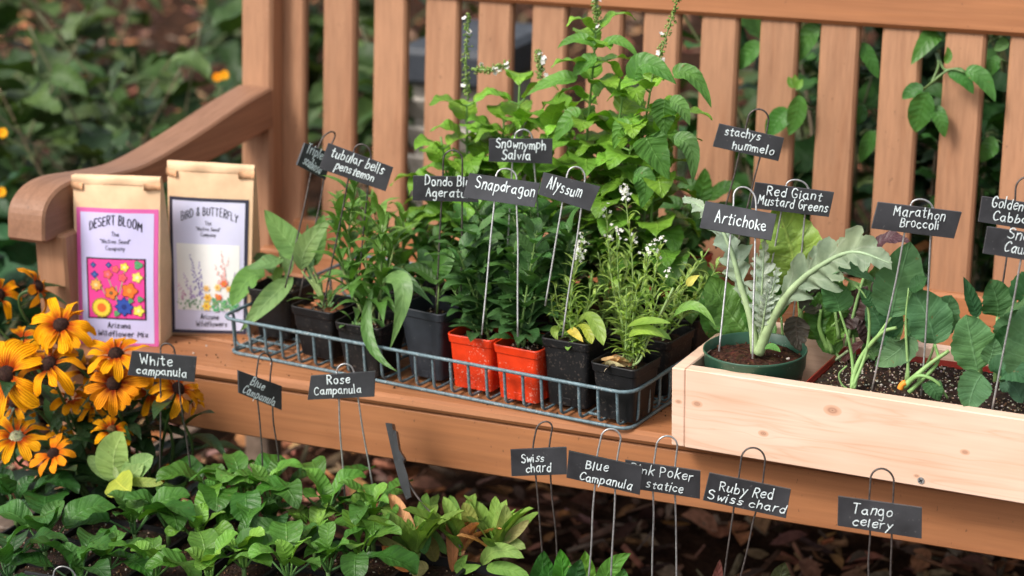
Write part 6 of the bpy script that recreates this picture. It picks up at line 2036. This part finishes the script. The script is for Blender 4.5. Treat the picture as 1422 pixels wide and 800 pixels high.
# ================================================================ black-eyed susans
PB = np.array([-1.13, -0.10, GROUND])
rt = thing('rudbeckia_plant', PB, 'clump of orange yellow black eyed susans by the left end of the bench', 'flowering plant')
ml, ms = MB(), MB()
YEL, ORG, RB = (0.88, 0.40, 0.004), (0.46, 0.06, 0.004), (0.20, 0.022, 0.004)
FL_ = [  # px, py, radius px, depth, facing (right, up, towards camera), petals, inner colour, outer colour, cone
 (85, 452, 50, -0.14, (0.1, 0.75, 0.8), 13, ORG, YEL, 1), (9, 521, 60, -0.20, (-0.1, 0.35, 0.9), 13, ORG, YEL, 1), (68, 506, 52, -0.17, (-0.3, 0.6, 0.7), 12, RB, YEL, 1), (161, 492, 48, -0.13, (0.15, 0.65, 0.8), 12, ORG, YEL, 1),
 (158, 533, 46, -0.15, (0.0, 0.45, 0.9), 12, RB, (0.85, 0.33, 0.01), 1), (23, 606, 50, -0.20, (0.1, 0.5, 0.85), 12, ORG, YEL, 2), (74, 630, 38, -0.20, (0.2, 0.55, 0.8), 12, (0.75, 0.16, 0.008), (0.85, 0.32, 0.01), 1), (155, 597, 32, -0.14, (0.0, 0.75, 0.7), 11, ORG, YEL, 3),
 (247, 540, 42, -0.10, (0.4, 0.5, 0.7), 12, ORG, (0.85, 0.36, 0.01), 1), (52, 398, 40, -0.05, (0.85, 0.3, 0.15), 8, ORG, (0.86, 0.36, 0.01), 1), (-4, 410, 48, -0.08, (0.5, 0.4, 0.6), 11, ORG, YEL, 1), (98, 552, 34, -0.12, (0.3, 0.55, 0.7), 10, ORG, YEL, 0),
 (85, 601, 24, -0.10, (0.5, 0.6, 0.4), 8, (0.8, 0.4, 0.01), YEL, 0), (208, 545, 32, -0.09, (0.3, 0.3, 0.8), 10, ORG, YEL, 0), (236, 664, 24, 0.10, (0.2, 0.5, 0.6), 9, ORG, YEL, 0),
 (120, 515, 38, -0.09, (0.2, 0.4, 0.8), 11, RB, YEL, 1), (128, 560, 34, -0.10, (0.4, 0.3, 0.7), 10, ORG, YEL, 0), (30, 470, 36, -0.10, (-0.2, 0.6, 0.6), 10, ORG, YEL, 0), (20, 560, 34, -0.12, (0.0, 0.4, 0.8), 10, RB, YEL, 1), (208, 512, 34, -0.10, (0.5, 0.5, 0.6), 10, ORG, YEL, 0), (268, 556, 26, -0.08, (0.6, 0.2, 0.6), 9, RB, YEL, 0)]
for k, (px, py, R_, y_, fc, npet, ci, co, cone) in enumerate(FL_):
    npet = max(8, npet - 1)
    c = on_y(px, py, y_)
    s = px_size(c)
    R_m = R_ * s
    fc = np.array(fc) + rng.normal(0, 0.14, 3)
    N = nrm(fc[0] * RIGHT * 1.0 + fc[1] * -DOWN + fc[2] * TOCAM)
    A = nrm(np.cross(N, UP + 0.01))
    B = np.cross(N, A)
    fm = MB()
    a0 = rng.uniform(0, 6.28)
    for layer in range(2 if k in (0, 4) else 1):
        for i in range(npet):
            a = a0 + 2 * math.pi * (i + 0.5 * layer) / npet + rng.normal(0, 0.12)
            d = A * math.cos(a) + B * math.sin(a)
            ll = R_m * rng.uniform(0.82, 1.08) * (0.9 if layer else 1)
            if rng.random() < 0.06:
                continue
            dp = rng.uniform(-0.08, 0.5) + 0.12 * layer
            p0 = c + d * R_m * 0.14 - N * 0.001 * (1 + layer)
            p1 = c + d * ll * 0.6 + N * R_m * (0.06 - 0.1 * layer)
            p2 = c + d * ll * (1 - 0.15 * dp) - N * ll * dp
            cc = jcol(ci, 0.12)
            leaf(fm, p0, 2 * p1 - (p0 + p2) / 2, p2, R_m * rng.uniform(0.135, 0.18), 'petal', N, n=10, fold=rng.uniform(-0.25, 0.5), wave=0.2, wfreq=1.5, col=cc, tipcol=jcol(co, 0.1), roll=rng.normal(0, 0.28), m_=2)
    fo = fm.build('flower', M['ray'], rt)
    if cone:
        cm = MB()
        ch = R_m * (0.20 if cone != 2 else 0.10)
        cr = R_m * (0.23 if cone == 1 else 0.2)
        V, C = [c + N * ch], [(0.04, 0.02, 0.012)]
        base_c = {1: (0.030, 0.012, 0.008), 2: (0.26, 0.27, 0.16), 3: (0.14, 0.07, 0.03)}[cone]
        for i in range(1, 7):
            th_ = i / 6 * math.pi * 0.55
            for j in range(18):
                a = 2 * math.pi * j / 18
                V.append(c + N * ch * math.cos(th_) + (A * math.cos(a) + B * math.sin(a)) * cr * math.sin(th_) * (1 + rng.uniform(-0.05, 0.05)))
                C.append(jcol(base_c if i < 5 else tuple(q * 1.8 for q in base_c), 0.35))
        f = [(0, 1 + j, 1 + (j + 1) % 18) for j in range(18)] + [(1 + i * 18 + j, 1 + (i + 1) * 18 + j, 1 + (i + 1) * 18 + (j + 1) % 18, 1 + i * 18 + (j + 1) % 18) for i in range(5) for j in range(18)]
        cm.add(V, f, np.array(C))
        fuzz = V[1:]
        for q in range(90):
            p = fuzz[rng.integers(len(fuzz))]
            bits(cm, p, 1, 0.0004, 0.0007, [tuple(x * 1.6 for x in base_c), base_c])
        cm.build('cone', M['cone'], fo)
    # stem down to the clump
    mid = c * 0.55 + PB * 0.45 + np.array([rng.uniform(-0.04, 0.04), 0.05, 0.05])
    P = [c - N * 0.002, c - N * 0.03 - UP * 0.02, mid, PB + np.array([rng.uniform(-0.05, 0.05), rng.uniform(-0.03, 0.05), 0])]
    Cv = catmull(P, 8)
    tube(ms, Cv, np.linspace(0.0017, 0.0028, len(Cv)), 6, (0.06, 0.11, 0.03))
    for q in Cv[6:20:2]:
        az = rng.uniform(0, 6.28)
        d = dirv(az, rng.uniform(0.0, 0.7))
        l_ = rng.uniform(0.05, 0.085)
        leaf(ml, q, q + d * l_ * 0.5 + UP * 0.012, q + d * l_ - UP * rng.uniform(0, 0.03), l_ * rng.uniform(0.13, 0.2), 'lance', UP, n=10, col=jcol((0.022, 0.058, 0.018), 0.2), wave=0.05)
for i in range(110):
    p = PB + np.array([rng.uniform(-0.16, 0.13), rng.uniform(-0.08, 0.12), rng.uniform(0.1, 0.36)])
    d = dirv(rng.uniform(0, 6.28), rng.uniform(-0.2, 0.8))
    l_ = rng.uniform(0.05, 0.10)
    leaf(ml, p, p + d * l_ * 0.5 + UP * 0.01, p + d * l_ - UP * rng.uniform(0, 0.04), l_ * rng.uniform(0.14, 0.24), 'lance', UP, n=9, col=jcol((0.018, 0.05, 0.016), 0.25), wave=0.06)
finish(rt, ml, ms, 'leaf')

# crumbs of soil, perlite and dry petals dropped on the seat
mb = MB()
for i in range(260):
    u, v = rng.uniform(-0.1, BLEN + 0.03), rng.uniform(-0.06, 0.2)
    p = kxy(u, v, TOP + 0.0008)
    if p[1] < 0.012:
        continue
    bits(mb, p, 1, 0.0003, rng.uniform(0.0006, 0.002), [(0.05, 0.03, 0.02), (0.09, 0.05, 0.03), (0.6, 0.56, 0.5)] if i % 3 else [(0.16, 0.09, 0.05)])
tag(mb.build('soil_crumbs', M['soil'], None), 'crumbs of soil and perlite spilled on the bench seat around the basket', 'soil crumbs', kind='stuff')

# ================================================================ behind the bench
DK = [(0.036, 0.075, 0.020), (0.055, 0.10, 0.028), (0.022, 0.05, 0.015), (0.075, 0.12, 0.04)]  # dark greens: the background's shade is put into the leaf colours


def shrub(label, base, n_st, hgt, spread, nleaf, L, cols=DK, flowers=(), group='shrubs growing behind the bench', asp=0.52, serr=0.12, dead=0.03):
    base = np.asarray(base, float)
    rt = thing('shrub', base, label, 'shrub', group)
    ml, ms, fls = MB(), MB(), []
    for s in range(n_st):
        az = rng.uniform(0, 6.28)
        tip = base + np.array([rng.normal(0, spread), rng.normal(0, spread * 0.7), hgt * rng.uniform(0.55, 1.1)])
        mid = base * 0.5 + tip * 0.5 + np.array([rng.normal(0, 0.07), rng.normal(0, 0.07), 0.02])
        C = catmull([base + np.array([rng.normal(0, spread * 0.35), rng.normal(0, spread * 0.3), -0.01]), mid, tip], 10)
        tube(ms, C, np.linspace(0.005, 0.002, len(C)), 5, jcol([(0.14, 0.13, 0.07), (0.10, 0.12, 0.05), (0.20, 0.16, 0.10)][s % 3], 0.15))
        for i in range(int(nleaf * (0.75 if cols is DK else 1))):
            p = C[rng.integers(3, len(C))] + rng.normal(0, 0.012, 3)
            a = rng.uniform(0, 6.28)
            d = dirv(a, rng.uniform(-0.3, 0.8))
            l_ = 1.2 * L * rng.uniform(0.55, 1.3)
            p1 = p + d * l_ * rng.uniform(0.2, 0.5)
            cl = cols[rng.integers(len(cols))]
            if rng.random() < dead:
                cl = (0.22, 0.10, 0.045)
            petiole(ms, [p, (p + p1) / 2 + UP * 0.004, p1], 0.0016, 0.001, (0.10, 0.14, 0.05))
            leaf(ml, p1, p1 + d * l_ * 0.5 + UP * l_ * 0.15, p1 + d * l_ - UP * l_ * rng.uniform(-0.1, 0.6), l_ * asp * 0.5 * rng.uniform(0.8, 1.2), 'cord' if rng.random() < 0.6 else 'ovate', nrm(UP + rng.normal(0, 0.35, 3)), n=10 + (6 if serr else 0), fold=rng.uniform(0.05, 0.5), serr=serr, freq=5, wave=0.12, col=jcol(cl, 0.2))
    for (p, col) in flowers:
        fl = MB()
        fls.append(fl)
        for i in range(9):
            a = 2 * math.pi * i / 9
            d = RIGHT * math.cos(a) * 0.6 - DOWN * (0.2 + 0.5 * math.sin(a)) * -1 + TOCAM * 0.3
            leaf(fl, p, p + d * 0.007, p + d * 0.014 + DOWN * 0.006, 0.003, 'petal', TOCAM, n=6, m_=1, col=jcol(col, 0.1))
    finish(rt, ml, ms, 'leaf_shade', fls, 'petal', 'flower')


G0 = GROUND
shrub('tangled shrub with broad lobed leaves and small orange flowers, beside the rear post', (-1.85, 1.15, G0), 13, 0.62, 0.20, 14, 0.105, flowers=[(on_y(302, 103, 1.05), (0.85, 0.32, 0.01)), (on_y(312, 100, 1.05), (0.85, 0.38, 0.01))], group=None)
shrub('shrub with pale stems and drooping lobed leaves, middle of the top left corner', (-2.25, 1.35, G0), 12, 0.55, 0.22, 14, 0.115, group=None)
shrub('low leafy shrub just outside the bench arm at the left edge', (-1.95, 0.62, G0), 11, 0.40, 0.16, 13, 0.095, cols=[(0.022, 0.075, 0.03), (0.03, 0.09, 0.035)], flowers=[(on_y(4, 180, 0.55), (0.85, 0.4, 0.01)), (on_y(2, 262, 0.5), (0.85, 0.4, 0.01))], group=None)
shrub('loose shrub further back among the mulch, left of the bench', (-2.75, 2.1, G0), 11, 0.6, 0.28, 12, 0.12, group=None)
shrub('distant dark shrub along the top edge at the left', (-2.6, 3.0, G0), 14, 0.8, 0.4, 16, 0.13, group=None)
shrub('small shrub behind the armrest, leaves seen under the arm', (-1.52, 0.86, G0), 9, 0.42, 0.12, 12, 0.085, group=None)
shrub('green shrub seen through the leftmost slat gaps', (-1.45, 1.55, G0), 8, 0.75, 0.13, 12, 0.10, group=None)
shrub('low shrub seen through the slats left of the salvia', (-0.85, 1.75, G0), 7, 0.62, 0.16, 10, 0.10, cols=[(0.06, 0.085, 0.03), (0.04, 0.07, 0.025)], group=None)
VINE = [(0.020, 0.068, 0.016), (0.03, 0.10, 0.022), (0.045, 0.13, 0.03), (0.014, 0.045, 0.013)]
for k, (x, y_, lb) in enumerate(((-0.45, 1.0, 'dense green bush behind the slats right of the salvia'), (-0.12, 0.98, 'dense green bush behind the slats above the pine box'), (0.22, 1.02, 'dense green bush behind the slats, second from the right edge'), (0.55, 1.0, 'dense green bush behind the slats at the right edge'))):
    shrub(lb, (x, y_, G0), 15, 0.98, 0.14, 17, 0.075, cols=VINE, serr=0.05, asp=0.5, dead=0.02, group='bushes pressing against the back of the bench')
for k, (x, y_, lb) in enumerate(((-0.35, 1.9, 'far dark bush behind the bushes, left one of two'), (0.55, 1.9, 'far dark bush behind the bushes, right one of two'))):
    shrub(lb, (x, y_, G0), 22, 1.2, 0.32, 24, 0.11, cols=[(0.010, 0.028, 0.010), (0.014, 0.04, 0.014)], serr=0, group='far dark bushes')  # near-black leaf colours carry the deep shade behind the bushes

# leaves and sprigs pushed through the slats at the right
rt = thing('climbing_sprig', on_y(1285, 150, 0.70), 'green sprig with five leaves poking through the slats at the right', 'sprig', 'sprigs poking through the slats')
ml, ms = MB(), MB()
ysp = back_y(0.3) - 0.02
VG = (0.05, 0.16, 0.03)
for B, Cc, T, w, cl in (((1289, 128), (1278, 155), (1272, 184), 36, (0.055, 0.18, 0.035)), ((1296, 146, 0.01), (1305, 165), (1312, 191), 22, (0.05, 0.16, 0.03)), ((1281, 128), (1268, 126), (1253, 138), 22, (0.045, 0.15, 0.03)), ((1340, 101), (1362, 108), (1382, 142), 26, (0.06, 0.19, 0.04)), ((1316, 102), (1335, 108), (1352, 131), 22, (0.04, 0.15, 0.03)), ((1312, 88), (1317, 78), (1315, 65), 11, (0.09, 0.24, 0.04)),
                        ((1305, 45, 0.06), (1290, 55, 0.04), (1265, 90, 0.02), 27, (0.06, 0.18, 0.03))):
    leaf_px(ml, B, Cc, T, w, ysp, 'ovate', 0.75, cl, n=16, serr=0.03, freq=9, wave=0.06)
for P in ([(1270, 135, 0.09), (1290, 118, 0.0), (1318, 97, 0), (1340, 100, 0)], [(1300, 75, 0.09), (1303, 92, 0.02), (1292, 118, 0)], [(1302, 75, 0.09), (1310, 95, 0.01), (1318, 97, 0)]):
    tube(ms, catmull([on_y(a, b, ysp + c) for a, b, c in P], 6), 0.0018, 6, (0.12, 0.2, 0.07))
finish(rt, ml, ms)
rt = thing('climbing_sprig', on_y(1110, 150, 0.70), 'green sprig poking through the slats just above the Stachys sign', 'sprig', 'sprigs poking through the slats')
ml, ms = MB(), MB()
for B, Cc, T, w, cl in (((1108, 132), (1106, 158), (1095, 188), 27, (0.07, 0.2, 0.04)), ((1096, 152, 0.01), (1080, 168), (1064, 190), 30, (0.05, 0.17, 0.03)), ((1106, 124), (1110, 117), (1115, 110), 11, (0.14, 0.3, 0.05)), ((1104, 122), (1098, 115), (1095, 106), 11, (0.14, 0.3, 0.05)), ((1106, 122), (1104, 112), (1104, 103), 9, (0.16, 0.32, 0.05))):
    leaf_px(ml, B, Cc, T, w, ysp, 'ovate', 0.75, cl, n=16, serr=0.03, freq=9, wave=0.06)
tube(ms, catmull([on_y(1125, 148, ysp + 0.09), on_y(1112, 132, ysp + 0.02), on_y(1106, 124, ysp)], 6), 0.0018, 6, (0.12, 0.22, 0.07))
tube(ms, catmull([on_y(1130, 152, ysp + 0.09), on_y(1112, 150, ysp + 0.02), on_y(1096, 152, ysp + 0.01)], 6), 0.0016, 6, (0.12, 0.22, 0.07))
finish(rt, ml, ms)
rt = thing('climbing_sprig', on_y(1140, 60, 0.73), 'large leaves filling the slat gaps near the top rail, above the Stachys sign', 'sprig', 'sprigs poking through the slats')
ml, ms = MB(), MB()
for B, Cc, T, w, cl in (((1139, 36, 0.05), (1120, 55, 0.05), (1101, 92, 0.05), 30, (0.07, 0.2, 0.04)), ((1055, 58, 0.05), (1040, 75, 0.05), (1022, 98, 0.05), 26, (0.06, 0.18, 0.035)), ((1194, 60, 0.05), (1206, 80, 0.05), (1220, 110, 0.05), 22, (0.05, 0.16, 0.03)), ((1215, 182, 0.05), (1205, 200, 0.05), (1195, 227, 0.05), 22, (0.05, 0.16, 0.03)), ((1196, 145, 0.06), (1194, 160, 0.06), (1188, 172, 0.06), 20, (0.04, 0.14, 0.03)),
                        ((1390, 82, 0.05), (1380, 90, 0.05), (1372, 108, 0.05), 20, (0.05, 0.16, 0.03)), ((1400, 55, 0.05), (1392, 62, 0.05), (1380, 70, 0.05), 18, (0.06, 0.17, 0.03)), ((1385, 195, 0.05), (1375, 205, 0.05), (1362, 226, 0.05), 26, (0.05, 0.15, 0.03))):
    leaf_px(ml, B, Cc, T, w, ysp, 'ovate', 0.7, cl, n=16, serr=0.03, freq=9, wave=0.06)
    p = on_y(B[0], B[1], ysp + B[2])
    petiole(ms, [p, p + np.array([0.015, 0.05, -0.03]), p + np.array([0.02, 0.1, -0.10])], 0.0013, 0.0018, (0.1, 0.18, 0.06))
finish(rt, ml, ms)

# grey slatted box with a dark lid standing behind the bench (through the gap at px 565-585)
q = on_y(600, 75, 1.30)
rt = thing('slatted_box', (q[0], 1.45, G0), 'pale grey louvred box with a dark lid behind the bench slats', 'garden box')
zt_ = q[2] + 0.01
mb = MB()
box(mb, (q[0] - 0.06, 1.33, G0 + 0.002), (q[0] + 0.11, 1.60, zt_ - 0.076), bev=0.004)
k = 0
z = G0 + 0.03
while z < zt_ - 0.10:
    c_, s_ = math.cos(0.5), math.sin(0.5)
    box(mb, (q[0] - 0.065, -0.006, -0.022), (q[0] + 0.115, 0.004, 0.026), bev=0.002, M=(np.array([[1, 0, 0], [0, c_, -s_], [0, s_, c_]]), np.array([0, 1.318, z])))
    z += 0.058
mb.build('slatted_side', M['concrete'], rt, smooth=False)
mb = MB()
box(mb, (q[0] - 0.08, 1.29, zt_ - 0.075), (q[0] + 0.125, 1.62, zt_), bev=0.012)
mb.build('lid', M['lid'], rt, smooth=False)

for o in list(bpy.data.objects):
    for k in ('_w', '_l'):
        if k in o:
            del o[k]
